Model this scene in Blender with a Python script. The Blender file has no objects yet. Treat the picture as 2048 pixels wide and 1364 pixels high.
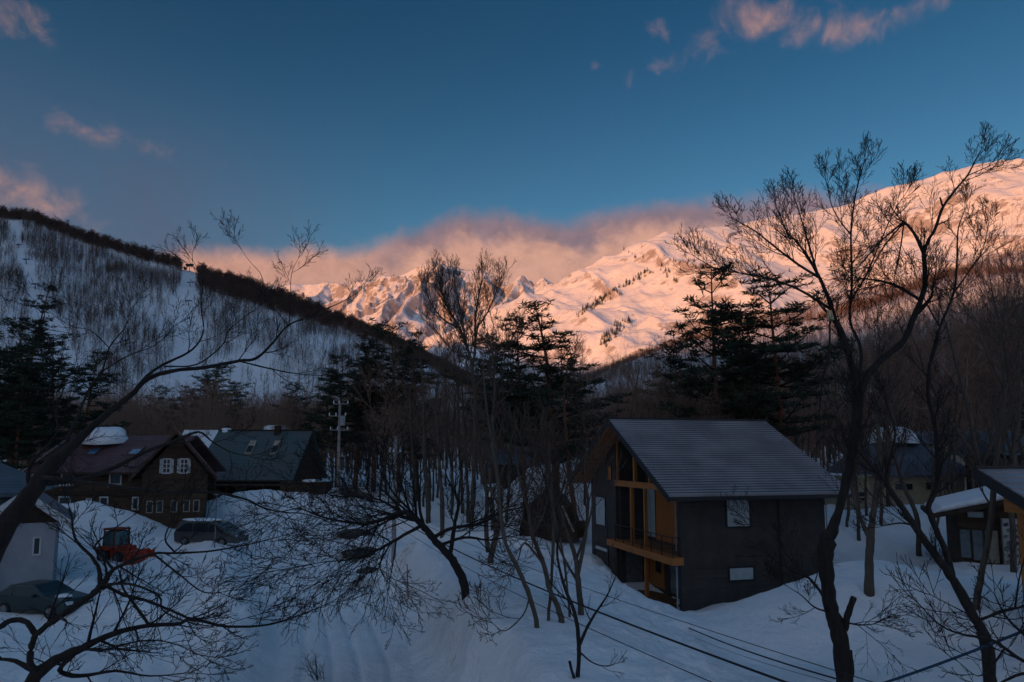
import bpy, math, random
import numpy as np
from mathutils import Vector

# ------------------------------------------------------------------ camera
S = bpy.context.scene
COL = S.collection
CAMH, FPX, PITCH, SHIFT = 7.5, 1365.0, math.radians(6.0), 85.0   # photograph measured on 2048 x 1364
cam_data = bpy.data.cameras.new('camera')
cam = bpy.data.objects.new('camera', cam_data)
COL.objects.link(cam)
cam.location = (0, 0, CAMH)
cam.rotation_euler = (math.radians(90) + PITCH, 0, 0)
cam_data.sensor_width = 36
cam_data.lens = 36 * FPX / 2048
cam_data.shift_y = SHIFT / 2048
cam_data.clip_end = 40000
cam_data.clip_start = 0.1
S.camera = cam

# ------------------------------------------------------------------ sun and sky (low morning sun behind the camera, to its left)
SUN_AZ, SUN_EL = math.radians(40), math.radians(5.0)
sun_data = bpy.data.lights.new('sun', 'SUN')
sun_data.energy = 5.0
sun_data.angle = math.radians(0.5)
sun_data.color = (1.0, 0.385, 0.115)
sun = bpy.data.objects.new('sun', sun_data)
COL.objects.link(sun)
light_dir = Vector((math.sin(SUN_AZ) * math.cos(SUN_EL), math.cos(SUN_AZ) * math.cos(SUN_EL), -math.sin(SUN_EL)))
sun.rotation_euler = light_dir.to_track_quat('-Z', 'Y').to_euler()

S.view_settings.view_transform = 'Standard'
S.view_settings.look = 'None'
S.view_settings.exposure = 0.0
S.view_settings.gamma = 1.0
S.view_settings.use_curve_mapping = False
SKY_STRENGTH = 0.065

def ray(px, py):
    u, v = (px - 1024) / FPX, (682 + SHIFT - py) / FPX
    return u, math.cos(PITCH) - v * math.sin(PITCH), math.sin(PITCH) + v * math.cos(PITCH)
def P(px, py, Y):
    """the point of the place seen at this spot of the photograph, Y metres away along the view"""
    x, y, z = ray(px, py)
    return (x * Y / y, Y, CAMH + z * Y / y)
def azel(px, py):
    x, y, z = ray(px, py)
    return math.degrees(math.atan2(x, y)), math.degrees(math.atan2(z, math.hypot(x, y)))

class N:
    """small helper round a node tree"""
    def __init__(s, tree):
        s.t = tree
        tree.nodes.clear()
    def n(s, typ, ins=None, **kw):
        nd = s.t.nodes.new(typ)
        for k, v in kw.items(): setattr(nd, k, v)
        for k, v in (ins or {}).items():
            sock = nd.inputs[k]
            if isinstance(v, bpy.types.NodeSocket): s.t.links.new(v, sock)
            elif isinstance(v, bpy.types.Node): s.t.links.new(v.outputs[0], sock)
            else: sock.default_value = v
        return nd
    def m(s, op, a, b=0.0, c=None, clamp=False):
        ins = {0: a, 1: b}
        if c is not None: ins[2] = c
        nd = s.n('ShaderNodeMath', ins, operation=op)
        nd.use_clamp = clamp
        return nd.outputs[0]
    def mix(s, f, a, b, blend='MIX'):
        nd = s.t.nodes.new('ShaderNodeMix'); nd.data_type = 'RGBA'; nd.blend_type = blend
        for k, v in ((0, f), (6, a), (7, b)):
            sock = nd.inputs[k]
            if isinstance(v, bpy.types.NodeSocket): s.t.links.new(v, sock)
            else: sock.default_value = (*v, 1) if (k > 0 and len(v) == 3) else v
        return nd.outputs[2]
    def smooth(s, x, a, b):
        nd = s.n('ShaderNodeMapRange', {0: x, 1: a, 2: b, 3: 0.0, 4: 1.0}, interpolation_type='SMOOTHSTEP')
        return nd.outputs[0]
    def noise(s, vec, scale, detail=4, rough=0.5, dist=0.0, dim='3D'):
        return s.n('ShaderNodeTexNoise', {'Vector': vec, 'Scale': scale, 'Detail': detail, 'Roughness': rough, 'Distortion': dist}, noise_dimensions=dim).outputs[0]

def build_world():
    w = bpy.data.worlds.new('World'); S.world = w; w.use_nodes = True
    t = N(w.node_tree)
    sky = t.n('ShaderNodeTexSky', sky_type='NISHITA', sun_disc=False)
    sky.sun_elevation = SUN_EL; sky.sun_rotation = math.pi + SUN_AZ
    sky.altitude = 700; sky.air_density = 1.0; sky.dust_density = 0.6; sky.ozone_density = 2.2
    # the photograph's deep, saturated dawn blue
    col = t.n('ShaderNodeGamma', {0: sky.outputs[0], 1: 1.0}).outputs[0]
    col = t.mix(1.0, col, SKY_TINT, 'MULTIPLY')
    # direction in degrees
    geo = t.n('ShaderNodeTexCoord')
    sep = t.n('ShaderNodeSeparateXYZ', {0: geo.outputs['Generated']})
    x, y, z = sep.outputs
    az = t.m('MULTIPLY', t.m('ARCTAN2', x, y), 57.29578)
    el = t.m('MULTIPLY', t.m('ARCSINE', z), 57.29578)
    elp = t.m('MAXIMUM', el, 0.0)
    # the blue deepens with height above the horizon
    deep = t.smooth(elp, 6.0, 38.0)
    col = t.mix(deep, col, t.mix(1.0, col, SKY_DEEP, 'MULTIPLY'))
    vec = t.n('ShaderNodeCombineXYZ', {0: az, 1: el, 2: 0.0}).outputs[0]
    n1 = t.noise(vec, 0.16, 7, 0.6, 0.6)
    n2 = t.noise(vec, 0.55, 6, 0.62, 0.3)
    # cloud bank lying behind the summits: top edge as a curve of direction
    tops = [(-60, 60), (0, 505)] # unused, kept simple below
    pts = [(-200, 520), (200, 520), (345, 512), (370, 500), (450, 497), (540, 503), (620, 490), (680, 497), (740, 487), (830, 455), (900, 432), (970, 422), (1060, 432), (1150, 438), (1250, 420), (1330, 402),
           (1430, 392), (1500, 394), (1590, 374), (1680, 388), (1800, 376), (1900, 400), (2200, 420)]
    fc = t.n('ShaderNodeFloatCurve', {1: t.m('MULTIPLY_ADD', az, 1 / 180.0, 0.5, clamp=True)})
    cv = fc.mapping.curves[0]
    P_ = [(0.0, 9.0 / 40)] + [((azel(a, b)[0] / 180 + 0.5), azel(a, b)[1] / 40) for a, b in pts] + [(1.0, 9.0 / 40)]
    cv.points[0].location = P_[0]; cv.points[1].location = P_[-1]
    for p in P_[1:-1]: cv.points.new(*p)
    fc.mapping.update()
    top = t.m('MULTIPLY', fc.outputs[0], 40.0)
    wob = t.m('MULTIPLY', t.m('SUBTRACT', n2, 0.5), 1.4)
    wob2 = t.m('MULTIPLY', t.m('SUBTRACT', n1, 0.5), 2.0)
    below = t.m('SUBTRACT', t.m('ADD', t.m('ADD', top, wob), wob2), el)
    bank = t.m('MULTIPLY', t.smooth(below, -0.7, 1.3), t.smooth(el, -1.0, 1.0))
    # bank colour: warm where the low sun reaches its underside, mauve above
    dep = t.smooth(t.m('ADD', below, t.m('MULTIPLY', t.m('SUBTRACT', n1, 0.5), 4.0)), 1.2, 3.4)
    warm = t.mix(dep, CLOUD_MAUVE, CLOUD_WARM)
    side = t.smooth(az, -14.0, -8.0)
    warm = t.mix(side, CLOUD_WARM2, warm)
    tex = t.m('MULTIPLY_ADD', n2, 0.7, 0.65)
    warm = t.mix(1.0, warm, t.n('ShaderNodeCombineColor', {0: tex, 1: tex, 2: tex}).outputs[0], 'MULTIPLY')
    dens = t.m('MULTIPLY', bank, 0.93)
    # broken small clouds
    puffs = [(35, 28, 2.6, 1.4, 1.0, 0), (115, 245, 1.3, .8, .75, 0), (195, 268, 1.6, .8, .9, 8), (290, 286, 2.0, .75, 1.0, 12), (25, 145, 1.6, 1.0, .35, 0), (45, 392, 4.2, 1.9, 1.25, 8),
             (1310, 62, 1.3, .8, .8, 10), (1410, 88, 1.4, 1.0, .85, 0), (1328, 126, 1.3, .7, .9, 10), (1266, 160, .8, 1.0, .6, -30), (1190, 128, .6, .5, .4, 0), (1470, 8, 1.8, 1.0, .9, 0),
             (1500, 48, 1.6, 1.3, .8, 0), (1600, 45, 3.2, 1.4, .85, 8), (1700, 70, 2.6, 1.1, 1.0, 12), (1840, 10, 3.6, .9, .85, -10), (300, 150, .7, .4, .3, 0), (1560, 20, 2.0, .9, .5, 0)]
    tot = None
    for (px, py, sx, sy, a, rot) in puffs:
        a0, e0 = azel(px, py)
        dx = t.m('SUBTRACT', az, a0); dy = t.m('SUBTRACT', el, e0)
        cr, sr = math.cos(math.radians(rot)), math.sin(math.radians(rot))
        ux = t.m('ADD', t.m('MULTIPLY', dx, cr / sx), t.m('MULTIPLY', dy, -sr / sx))
        uy = t.m('ADD', t.m('MULTIPLY', dx, sr / sy), t.m('MULTIPLY', dy, cr / sy))
        d2 = t.m('ADD', t.m('MULTIPLY', ux, ux), t.m('MULTIPLY', uy, uy))
        g = t.m('MULTIPLY', t.m('EXPONENT', t.m('MULTIPLY', d2, -0.9)), a)
        tot = g if tot is None else t.m('ADD', tot, g)
    n3 = t.noise(vec, 0.42, 8, 0.62, 0.5)
    puff = t.smooth(t.m('ADD', t.m('MULTIPLY', tot, 1.15), t.m('MULTIPLY', t.m('SUBTRACT', n3, 0.5), 3.2)), 0.35, 2.6)
    puff = t.m('MULTIPLY', puff, t.smooth(tot, 0.05, 0.35))
    # bright clouds added outside the view to fill the shaded snow with light
    gv = t.n('ShaderNodeVectorMath', {0: geo.outputs['Generated'], 1: (3.0, 3.0, 4.5)}, operation='MULTIPLY').outputs[0]
    g1 = t.noise(gv, 1.3, 7, 0.6, 0.4)
    away = t.m('MAXIMUM', t.smooth(el, 38.0, 52.0), t.smooth(t.m('ABSOLUTE', az), 44.0, 62.0))
    rest = t.m('MULTIPLY', t.m('MULTIPLY', t.smooth(g1, 0.42, 0.64), away), t.smooth(el, 0.0, 3.0))
    # thin mauve veil low on the left
    veil = t.m('MULTIPLY', t.m('MULTIPLY', t.smooth(az, -8.0, -30.0), t.smooth(el, 30.0, 12.0)), t.m('MULTIPLY_ADD', n1, 0.9, 0.30))
    col = t.mix(t.m('MULTIPLY', veil, 0.9), col, VEIL)
    puffcol = t.mix(t.smooth(n2, 0.3, 0.7), CLOUD_MAUVE, CLOUD_WARM)
    col = t.mix(t.m('MULTIPLY', puff, 0.75), col, puffcol)
    col = t.mix(dens, col, warm)
    sund = t.n('ShaderNodeVectorMath', {0: geo.outputs['Generated'], 1: (-math.sin(SUN_AZ), -math.cos(SUN_AZ), 0.1)}, operation='DOT_PRODUCT').outputs['Value']
    fillcol = t.mix(t.smooth(sund, -0.2, 0.9), FILL_LILAC, FILL_EAST)
    col = t.mix(t.m('MULTIPLY', rest, 0.75), col, fillcol)
    bg = t.n('ShaderNodeBackground', {0: col, 1: SKY_STRENGTH})
    out = t.n('ShaderNodeOutputWorld', {0: bg.outputs[0]})
# colours below are radiances before the background strength
SKY_TINT = (1.55, 2.44, 2.56)
SKY_DEEP = (0.13, 0.45, 0.57)
k_ = 1 / SKY_STRENGTH
CLOUD_WARM = (0.68 * k_, 0.35 * k_, 0.25 * k_)
CLOUD_WARM2 = (0.60 * k_, 0.31 * k_, 0.23 * k_)
CLOUD_MAUVE = (0.27 * k_, 0.18 * k_, 0.205 * k_)
FILL_LILAC = (0.10 * k_, 0.34 * k_, 0.70 * k_)  # radiance of the added fill clouds away from the sun
FILL_EAST = (0.76 * k_, 0.76 * k_, 0.92 * k_)  # radiance of the added fill clouds on the sun's side
VEIL = (0.09 * k_, 0.09 * k_, 0.15 * k_)
build_world()

# ------------------------------------------------------------------ object helpers
def tag(o, label=None, cat=None, group=None, kind=None):
    if label: o['label'] = label
    if cat: o['category'] = cat
    if group: o['group'] = group
    if kind: o['kind'] = kind
    return o
def empty(name, loc=(0, 0, 0), rz=0.0):
    o = bpy.data.objects.new(name, None); COL.objects.link(o)
    o.location = loc; o.rotation_euler = (0, 0, rz); o.empty_display_size = 0.2
    return o
def mesh_np(name, verts, faces, mat, smooth=False):
    """faces: (n,3) or (n,4) array, or a list of them"""
    me = bpy.data.meshes.new(name)
    v = np.asarray(verts, dtype=np.float32).reshape(-1, 3)
    fl = faces if isinstance(faces, list) else [faces]
    fl = [np.asarray(f, dtype=np.int32) for f in fl if len(f)]
    me.vertices.add(len(v)); me.vertices.foreach_set('co', v.ravel())
    loops = np.concatenate([f.ravel() for f in fl])
    totals = np.concatenate([np.full(len(f), f.shape[1], np.int32) for f in fl])
    starts = np.concatenate([[0], np.cumsum(totals)[:-1]]).astype(np.int32)
    me.loops.add(len(loops)); me.loops.foreach_set('vertex_index', loops)
    me.polygons.add(len(totals)); me.polygons.foreach_set('loop_start', starts); me.polygons.foreach_set('loop_total', totals)
    if smooth: me.polygons.foreach_set('use_smooth', np.ones(len(totals), bool))
    me.update(); me.validate()
    if mat: me.materials.append(mat)
    return me
def obj(name, me, parent=None, loc=None, rz=None):
    o = bpy.data.objects.new(name, me); COL.objects.link(o)
    if parent: o.parent = parent
    if loc is not None: o.location = loc
    if rz is not None: o.rotation_euler = (0, 0, rz)
    return o

# ------------------------------------------------------------------ numpy noise
def _h(ix, iy, seed):
    n = (ix.astype(np.int64) * 374761393 + iy.astype(np.int64) * 668265263 + seed * 974711) & 0x7fffffff
    n = ((n ^ (n >> 13)) * 1274126177) & 0x7fffffff
    n = (n ^ (n >> 16)) & 0x7fffffff
    return n / float(0x7fffffff)
def vn(x, y, seed=0):
    x = np.asarray(x, float); y = np.asarray(y, float)
    ix = np.floor(x); iy = np.floor(y); fx = x - ix; fy = y - iy
    a = fx * fx * fx * (fx * (fx * 6 - 15) + 10); b = fy * fy * fy * (fy * (fy * 6 - 15) + 10)
    v00 = _h(ix, iy, seed); v10 = _h(ix + 1, iy, seed); v01 = _h(ix, iy + 1, seed); v11 = _h(ix + 1, iy + 1, seed)
    return (v00 * (1 - a) + v10 * a) * (1 - b) + (v01 * (1 - a) + v11 * a) * b
def fbm(x, y, sc, octv=4, seed=0, rough=0.5):
    s = 0; a = 1; tot = 0
    for i in range(octv):
        s = s + a * (vn(x / sc + i * 17.3, y / sc - i * 9.1, seed + i) * 2 - 1); tot += a; a *= rough; sc *= 0.5
    return s / tot
def ridged(x, y, sc, octv=5, seed=0, rough=0.5):
    s = 0; a = 1; tot = 0
    for i in range(octv):
        s = s + a * (1 - np.abs(vn(x / sc + i * 11.3, y / sc + i * 5.7, seed + i) * 2 - 1)) ** 1.6; tot += a; a *= rough; sc *= 0.5
    return s / tot
def sstep(x, a, b):
    t = np.clip((x - a) / (b - a), 0, 1); return t * t * (3 - 2 * t)

# ------------------------------------------------------------------ materials
def mat(name, base, rough=0.8, nscale=None, namt=0.2, bump=None, bumpscale=8.0, bumpdist=0.02, spec=0.3, metal=0.0, second=None, detail=5, stretch=None, coord='Object', emit=None):
    m = bpy.data.materials.new(name); m.use_nodes = True
    t = N(m.node_tree)
    tc = t.n('ShaderNodeTexCoord').outputs[coord]
    if stretch: tc = t.n('ShaderNodeMapping', {0: tc, 3: stretch}).outputs[0]
    col = (*base, 1)
    if nscale:
        n = t.noise(tc, nscale, detail, 0.6)
        f = t.smooth(n, 0.3, 0.7)
        sec = second or tuple(c * (1 - namt) for c in base)
        prim = base if second else tuple(min(1, c * (1 + namt)) for c in base)
        col = t.mix(f, prim, sec)
    b = t.n('ShaderNodeBsdfPrincipled', {'Base Color': col, 'Roughness': rough, 'Metallic': metal, 'Specular IOR Level': spec})
    if bump:
        h = t.noise(tc, bumpscale, 6, 0.6)
        bn = t.n('ShaderNodeBump', {'Height': h, 'Strength': bump, 'Distance': bumpdist})
        t.t.links.new(bn.outputs[0], b.inputs['Normal'])
    t.n('ShaderNodeOutputMaterial', {0: b.outputs[0]})
    return m

def snow_mat(name, base=(0.85, 0.84, 0.84), dirt=0.0, far=False, forest=None):
    m = bpy.data.materials.new(name); m.use_nodes = True
    t = N(m.node_tree)
    pos = t.n('ShaderNodeNewGeometry').outputs['Position']
    if far:
        sc1, sc2, sc3, bd = 0.004, 0.035, 0.012, 9.0
    else:
        sc1, sc2, sc3, bd = 0.35, 4.0, 1.2, 0.16
    n1 = t.noise(pos, sc1, 6, 0.6)
    col = t.mix(t.smooth(n1, 0.35, 0.65), base, tuple(c * 0.90 for c in base))
    if dirt:
        att = t.n('ShaderNodeAttribute', attribute_name='dirt').outputs['Fac']
        n2 = t.noise(pos, 2.2, 8, 0.7)
        f = t.m('MULTIPLY', t.smooth(t.m('ADD', n2, t.m('MULTIPLY_ADD', att, 0.62, -0.36)), 0.44, 0.62), t.smooth(att, 0.02, 0.5))
        col = t.mix(t.m('MULTIPLY', f, 0.62), col, (0.42, 0.33, 0.25))
    if far:
        # bare rock on the steepest faces, blown free of snow
        nz = t.n('ShaderNodeSeparateXYZ', {0: t.n('ShaderNodeNewGeometry').outputs['True Normal']}).outputs[2]
        n4 = t.noise(pos, 0.010, 8, 0.7)
        rockf = t.smooth(t.m('ADD', nz, t.m('MULTIPLY', t.m('SUBTRACT', n4, 0.5), 0.8)), 0.64, 0.46)
        col = t.mix(t.m('MULTIPLY', rockf, 0.75), col, (0.20, 0.15, 0.14))
    b = t.n('ShaderNodeBsdfPrincipled', {'Base Color': col, 'Roughness': 0.75, 'Specular IOR Level': 0.25})
    h = t.m('ADD', t.noise(pos, sc2, 8, 0.62), t.m('MULTIPLY', t.noise(pos, sc3, 6, 0.6), 1.2))
    bn = t.n('ShaderNodeBump', {'Height': h, 'Strength': 0.7 if far else 0.8, 'Distance': bd})
    t.t.links.new(bn.outputs[0], b.inputs['Normal'])
    t.n('ShaderNodeOutputMaterial', {0: b.outputs[0]})
    return m

M_SNOW = snow_mat('snow', dirt=1.0)
M_FARSNOW = snow_mat('mountain_snow', (0.82, 0.82, 0.83), far=True)
M_HILLSNOW = snow_mat('hill_snow', (0.80, 0.80, 0.81))
M_WOODHILL = mat('wooded_hill', (0.10, 0.075, 0.06), 0.95, 0.02, 0.35, coord='Object')

# ------------------------------------------------------------------ far terrain
def ridge_field(x, y, ridges, k, warp=0.0, wsc=900.0, seed=0):
    if warp:
        d0 = fbm(x, y, wsc, 4, seed + 50); d1 = fbm(x, y, wsc, 4, seed + 70)
        wx, wy = x + warp * d0, y + warp * d1
    else: wx, wy = x, y
    best = np.full(np.shape(x), -1e9)
    bd = np.full(np.shape(x), 1e9)
    for rd in ridges:
        kk = k
        if isinstance(rd, tuple): kk, rd = rd
        p = np.array([P(*q) for q in rd])
        for a, b in zip(p[:-1], p[1:]):
            ab = b[:2] - a[:2]; L2 = (ab ** 2).sum()
            t = np.clip(((wx - a[0]) * ab[0] + (wy - a[1]) * ab[1]) / L2, 0, 1)
            d = np.hypot(wx - a[0] - t * ab[0], wy - a[1] - t * ab[1])
            z = a[2] + t * (b[2] - a[2]) - kk * d
            up = z > best
            bd = np.where(up, d, bd)
            best = np.maximum(best, z)
    return best, bd
def polar(az0, az1, na, r0, r1, nr):
    az = np.radians(np.linspace(az0, az1, na)); r = np.exp(np.linspace(math.log(r0), math.log(r1), nr))
    A, R = np.meshgrid(az, r)
    return R * np.sin(A), R * np.cos(A)
def grid_faces(nr, na):
    i = np.arange(nr - 1)[:, None] * na + np.arange(na - 1)[None, :]
    return np.stack([i, i + 1, i + 1 + na, i + na], -1).reshape(-1, 4)
def height_obj(name, x, y, z, m, kind='structure', attr=None, zmin=None):
    nr, na = x.shape
    f = grid_faces(nr, na)
    V = np.stack([x, y, z], -1).reshape(-1, 3)
    if zmin is not None:
        keep = (V[:, 2][f] > zmin).any(1); f = f[keep]
        used = np.zeros(len(V), bool); used[f.ravel()] = True
        idx = np.cumsum(used) - 1; V = V[used]; f = idx[f]
    me = mesh_np(name, V, f, m, smooth=True)
    if attr is not None:
        for k, a in attr.items():
            at = me.attributes.new(k, 'FLOAT', 'POINT'); at.data.foreach_set('value', a.ravel().astype(np.float32))
    o = obj(name, me); o['kind'] = kind
    return o

RANGE = [
    [(1130, 590, 5300), (1180, 552, 5250), (1230, 512, 5200), (1290, 481, 5200), (1340, 464, 5200), (1380, 474, 5350), (1420, 462, 5500), (1500, 440, 5700), (1600, 424, 5900), (1700, 404, 6000),
     (1800, 370, 6000), (1850, 352, 6000), (1900, 340, 6000), (1950, 328, 6000), (2000, 320, 6000), (2048, 317, 6000), (2250, 300, 6000), (2600, 340, 6000)],
    (0.80, [(1340, 464, 5200), (1325, 520, 4750), (1300, 575, 4350), (1250, 635, 4000), (1200, 690, 3600)]),
    (0.85, [(1340, 464, 5200), (1390, 520, 4900), (1410, 590, 4500), (1350, 660, 3900)]),
    (0.80, [(1600, 424, 5900), (1560, 490, 5300), (1510, 560, 4700), (1450, 640, 4000), (1380, 690, 3500)]),
    (0.80, [(1850, 352, 6000), (1800, 430, 5300), (1720, 500, 4700), (1640, 580, 4100)]),
    (0.80, [(2048, 317, 6000), (2040, 400, 5200), (1960, 470, 4500), (1860, 560, 3900)]),
    (0.80, [(2250, 300, 6000), (2230, 420, 5000), (2150, 520, 4100)]),
    (0.70, [(1130, 590, 5300), (1060, 622, 5000), (1000, 640, 4800), (930, 690, 4500)]),
    (0.75, [(1230, 512, 5200), (1180, 590, 4800), (1120, 660, 4300)]),
]
CENTRE = [
    [(300, 640, 8200), (480, 590, 8100), (590, 564, 8000), (650, 560, 7900), (700, 574, 7800), (735, 562, 7700), (765, 562, 7700), (790, 545, 7700), (830, 527, 7700), (862, 519, 7700), (920, 530, 7800), (970, 545, 7800),
     (1010, 572, 7700), (1042, 549, 7600), (1065, 565, 7600), (1095, 548, 7600), (1118, 570, 7600), (1170, 610, 7400)],
    (1.1, [(735, 562, 7700), (725, 620, 7000), (700, 670, 6300)]),
    (1.1, [(862, 519, 7700), (835, 580, 7000), (800, 650, 6200), (790, 700, 5700)]),
    (1.1, [(830, 527, 7700), (780, 600, 7000), (750, 660, 6300)]),
    (1.1, [(920, 530, 7800), (900, 600, 7000), (880, 680, 6000)]),
    (1.1, [(1042, 549, 7600), (1005, 610, 6900), (960, 670, 6100)]),
    (1.0, [(650, 560, 7900), (620, 620, 7000), (600, 680, 6200)]),
    (1.0, [(1095, 548, 7600), (1080, 610, 6800)]),
]
def range_h(x, y):
    h, d = ridge_field(x, y, RANGE, 0.62, 190, 700, 3)
    w = np.clip(d / 500, 0.05, 1)
    h = h + w * (ridged(x + 0.4 * y, y, 780, 4, 11, 0.42) - 0.5) * 260 + np.clip(d / 200, 0, 1) * (fbm(x, y, 110, 4, 5) * 12 + (ridged(x + .6 * y, y * .6, 210, 3, 15) - .5) * 20)
    return h
def centre_h(x, y):
    h, d = ridge_field(x, y, CENTRE, 0.95, 200, 600, 9)
    w = np.clip(d / 320, 0.10, 1)
    h = h + w * (ridged(x, y, 520, 6, 31, 0.5) - 0.5) * 430
    return h
x, y = polar(-34, 44, 700, 2700, 9500, 330)
z = np.maximum(range_h(x, y), -60)
height_obj('mountain', x, y, z, M_FARSNOW, zmin=-50)
x, y = polar(-32, 10, 400, 4800, 9800, 220)
z = np.maximum(centre_h(x, y), -60)
height_obj('mountain', x, y, z, M_FARSNOW, zmin=-50)

SKI_CREST = [(-900, 300, 1150), (-500, 340, 1050), (-200, 395, 990), (0, 432, 960), (60, 438, 955), (130, 462, 950), (200, 487, 945), (270, 507, 940), (350, 530, 935), (380, 541, 935), (420, 551, 930), (500, 575, 920),
             (560, 594, 915), (620, 617, 910), (680, 642, 900), (740, 668, 890), (800, 700, 880), (880, 745, 860), (1000, 800, 820)]
def ski_h(x, y):
    h, d = ridge_field(x, y, [(0.58, SKI_CREST)], 0.58)
    w = np.clip(d / 120, 0, 1)
    return h + w * (fbm(x, y, 130, 5, 21) * 16 + (ridged(x - 0.3 * y, y * 0.35, 90, 3, 8) - .5) * 9) + 0
x, y = polar(-62, 4, 420, 250, 1500, 200)
z = ski_h(x, y)
height_obj('hill', x, y, z, M_HILLSNOW, zmin=-12)
FOOT_CREST = [(1120, 760, 1600), (1200, 742, 1550), (1300, 712, 1500), (1400, 676, 1450), (1480, 650, 1420), (1600, 618, 1400), (1750, 580, 1350), (1850, 560, 1300), (1930, 537, 1250), (2048, 500, 1200), (2300, 430, 1150), (2700, 340, 1150), (3400, 330, 1200)]
def foot_h(x, y):
    h, d = ridge_field(x, y, [(0.40, FOOT_CREST)], 0.4)
    w = np.clip(d / 150, 0, 1)
    return h + w * (fbm(x, y, 220, 5, 41) * 30)
x, y = polar(0, 66, 300, 300, 2300, 180)
z = foot_h(x, y)
height_obj('hill', x, y, z, M_HILLSNOW, zmin=-12)

# the wooded ridge east of the village, behind the camera: it still keeps the low sun off the valley
def east_ridge():
    s = np.array([math.sin(SUN_AZ), math.cos(SUN_AZ)]); q = np.array([math.cos(SUN_AZ), -math.sin(SUN_AZ)])
    D0 = 8000.0
    qs = np.linspace(-9000, 6000, 220)
    prof = np.interp(qs, [-9000, -6500, -5200, -4200, -3200, -2300, -1700, -1100, -600, 0, 1500, 6000], [1500, 1520, 1560, 1500, 1250, 1020, 880, 640, 560, 540, 560, 600]) + 470
    prof = prof + fbm(qs, qs * 0, 500, 4, 77) * 55
    ds = np.linspace(-1, 1, 41) * 2300
    V = np.zeros((len(ds), len(qs), 3))
    for j, d in enumerate(ds):
        hh = prof * np.clip(1 - abs(d) / 2300, 0, 1) ** 0.9
        hh = hh + np.clip(abs(d) / 600, 0, 1) * fbm(qs, qs * 0 + d, 400, 4, 13) * 60 * (1 - abs(d) / 2300)
        c = -s[None, :] * (D0 - d) + q[None, :] * qs[:, None]
        V[j, :, 0] = c[:, 0]; V[j, :, 1] = c[:, 1]; V[j, :, 2] = hh - 6
    height_obj('mountain_ridge', V[..., 0], V[..., 1], V[..., 2], M_WOODHILL)
east_ridge()

# ------------------------------------------------------------------ valley floor
def base_z(x, y):
    s = np.log1p(np.exp(np.clip((y - 31) / 4.0, -30, 30))) * 4.0
    s = np.where((y - 31) / 4.0 > 30, y - 31, s)
    rise = 0.062 * np.minimum(s, 70) + 0.02 * np.clip(s - 70, 0, 150)
    right = 0.065 * np.clip(x - 9, 0, 22) * sstep(y, 18, 30)
    return rise + right
def base_hit(px, py):
    x, y, z = ray(px, py)
    Y = np.arange(6, 400, 0.1)
    d = CAMH + z * Y / y - base_z(x * Y / y, Y)
    i = np.argmax(d < 0) if (d < 0).any() else len(Y) - 1
    return x * Y[i] / y, Y[i]
ROAD = np.array([base_hit(*p) for p in [(700, 1560), (700, 1364), (685, 1260), (650, 1170), (610, 1100), (560, 1045), (520, 1010)]] )
ROAD_W = np.array([3.0, 3.0, 3.0, 3.6, 4.2, 4.6, 4.0])
def road_d(x, y):
    best = np.full(np.shape(x), 1e9); sgn = np.zeros(np.shape(x)); w = np.full(np.shape(x), 3.0)
    for i in range(len(ROAD) - 1):
        a, b = ROAD[i], ROAD[i + 1]; ab = b - a; L2 = (ab ** 2).sum()
        t = np.clip(((x - a[0]) * ab[0] + (y - a[1]) * ab[1]) / L2, 0, 1)
        d = np.hypot(x - a[0] - t * ab[0], y - a[1] - t * ab[1])
        side = np.sign((x - a[0]) * ab[1] - (y - a[1]) * ab[0])
        up = d < best
        best = np.where(up, d, best); sgn = np.where(up, side, sgn); w = np.where(up, ROAD_W[i] * (1 - t) + ROAD_W[i + 1] * t, w)
    return best, sgn, w
LANE = np.array([base_hit(*p) for p in [(760, 1060), (900, 1085), (1010, 1110), (1100, 1150), (1180, 1190)]])
def seg_d(x, y, pl):
    best = np.full(np.shape(x), 1e9)
    for a, b in zip(pl[:-1], pl[1:]):
        ab = b - a
        t = np.clip(((x - a[0]) * ab[0] + (y - a[1]) * ab[1]) / (ab ** 2).sum(), 0, 1)
        best = np.minimum(best, np.hypot(x - a[0] - t * ab[0], y - a[1] - t * ab[1]))
    return best
# (x, y, height, radius across, radius in depth)
BUMPS = [(6.3, 37.2, -1.25, 2.3, 4.4), (4.6, 35.0, 0.55, 1.3, 2.2), (12.6, 28.6, 1.75, 4.6, 3.6), (18.5, 29.0, 1.6, 5.0, 4.0), (14.0, 23.0, 0.7, 6.0, 4.0),
         (-36.0, 52.5, 1.7, 6.5, 3.0), (-30.5, 53.0, 1.3, 4.0, 3.0), (-41.0, 53.0, 1.2, 3, 3),
         (-24.0, 65.0, 1.9, 6.0, 5.0), (-17.0, 68, 1.5, 4.0, 5.0), (-26.5, 49.0, 0.5, 4.0, 2.2),
         (3.4, 63.0, 4.2, 3.8, 4.2), (0.2, 60.0, 1.6, 3.5, 3.5), (6.4, 60.0, 3.2, 2.6, 4.0),
         (-8.0, 62.0, 1.3, 5.0, 6.0), (-2.0, 50.0, 0.9, 4.0, 3.0), (-22.5, 36.5, 0.8, 4.0, 2.4), (-17.5, 33.5, 0.6, 4.0, 2.0), (-27.0, 32.0, 0.5, 3.0, 2.0),
         (21.0, 47.0, 1.0, 5.0, 5.0), (16.5, 44.0, 0.8, 3.5, 4.0), (30.0, 50.0, 1.2, 6.0, 5.0), (24.0, 34.0, 0.6, 4.0, 4.0), (-13.5, 56.0, 0.7, 2.6, 5.0)]
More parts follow.
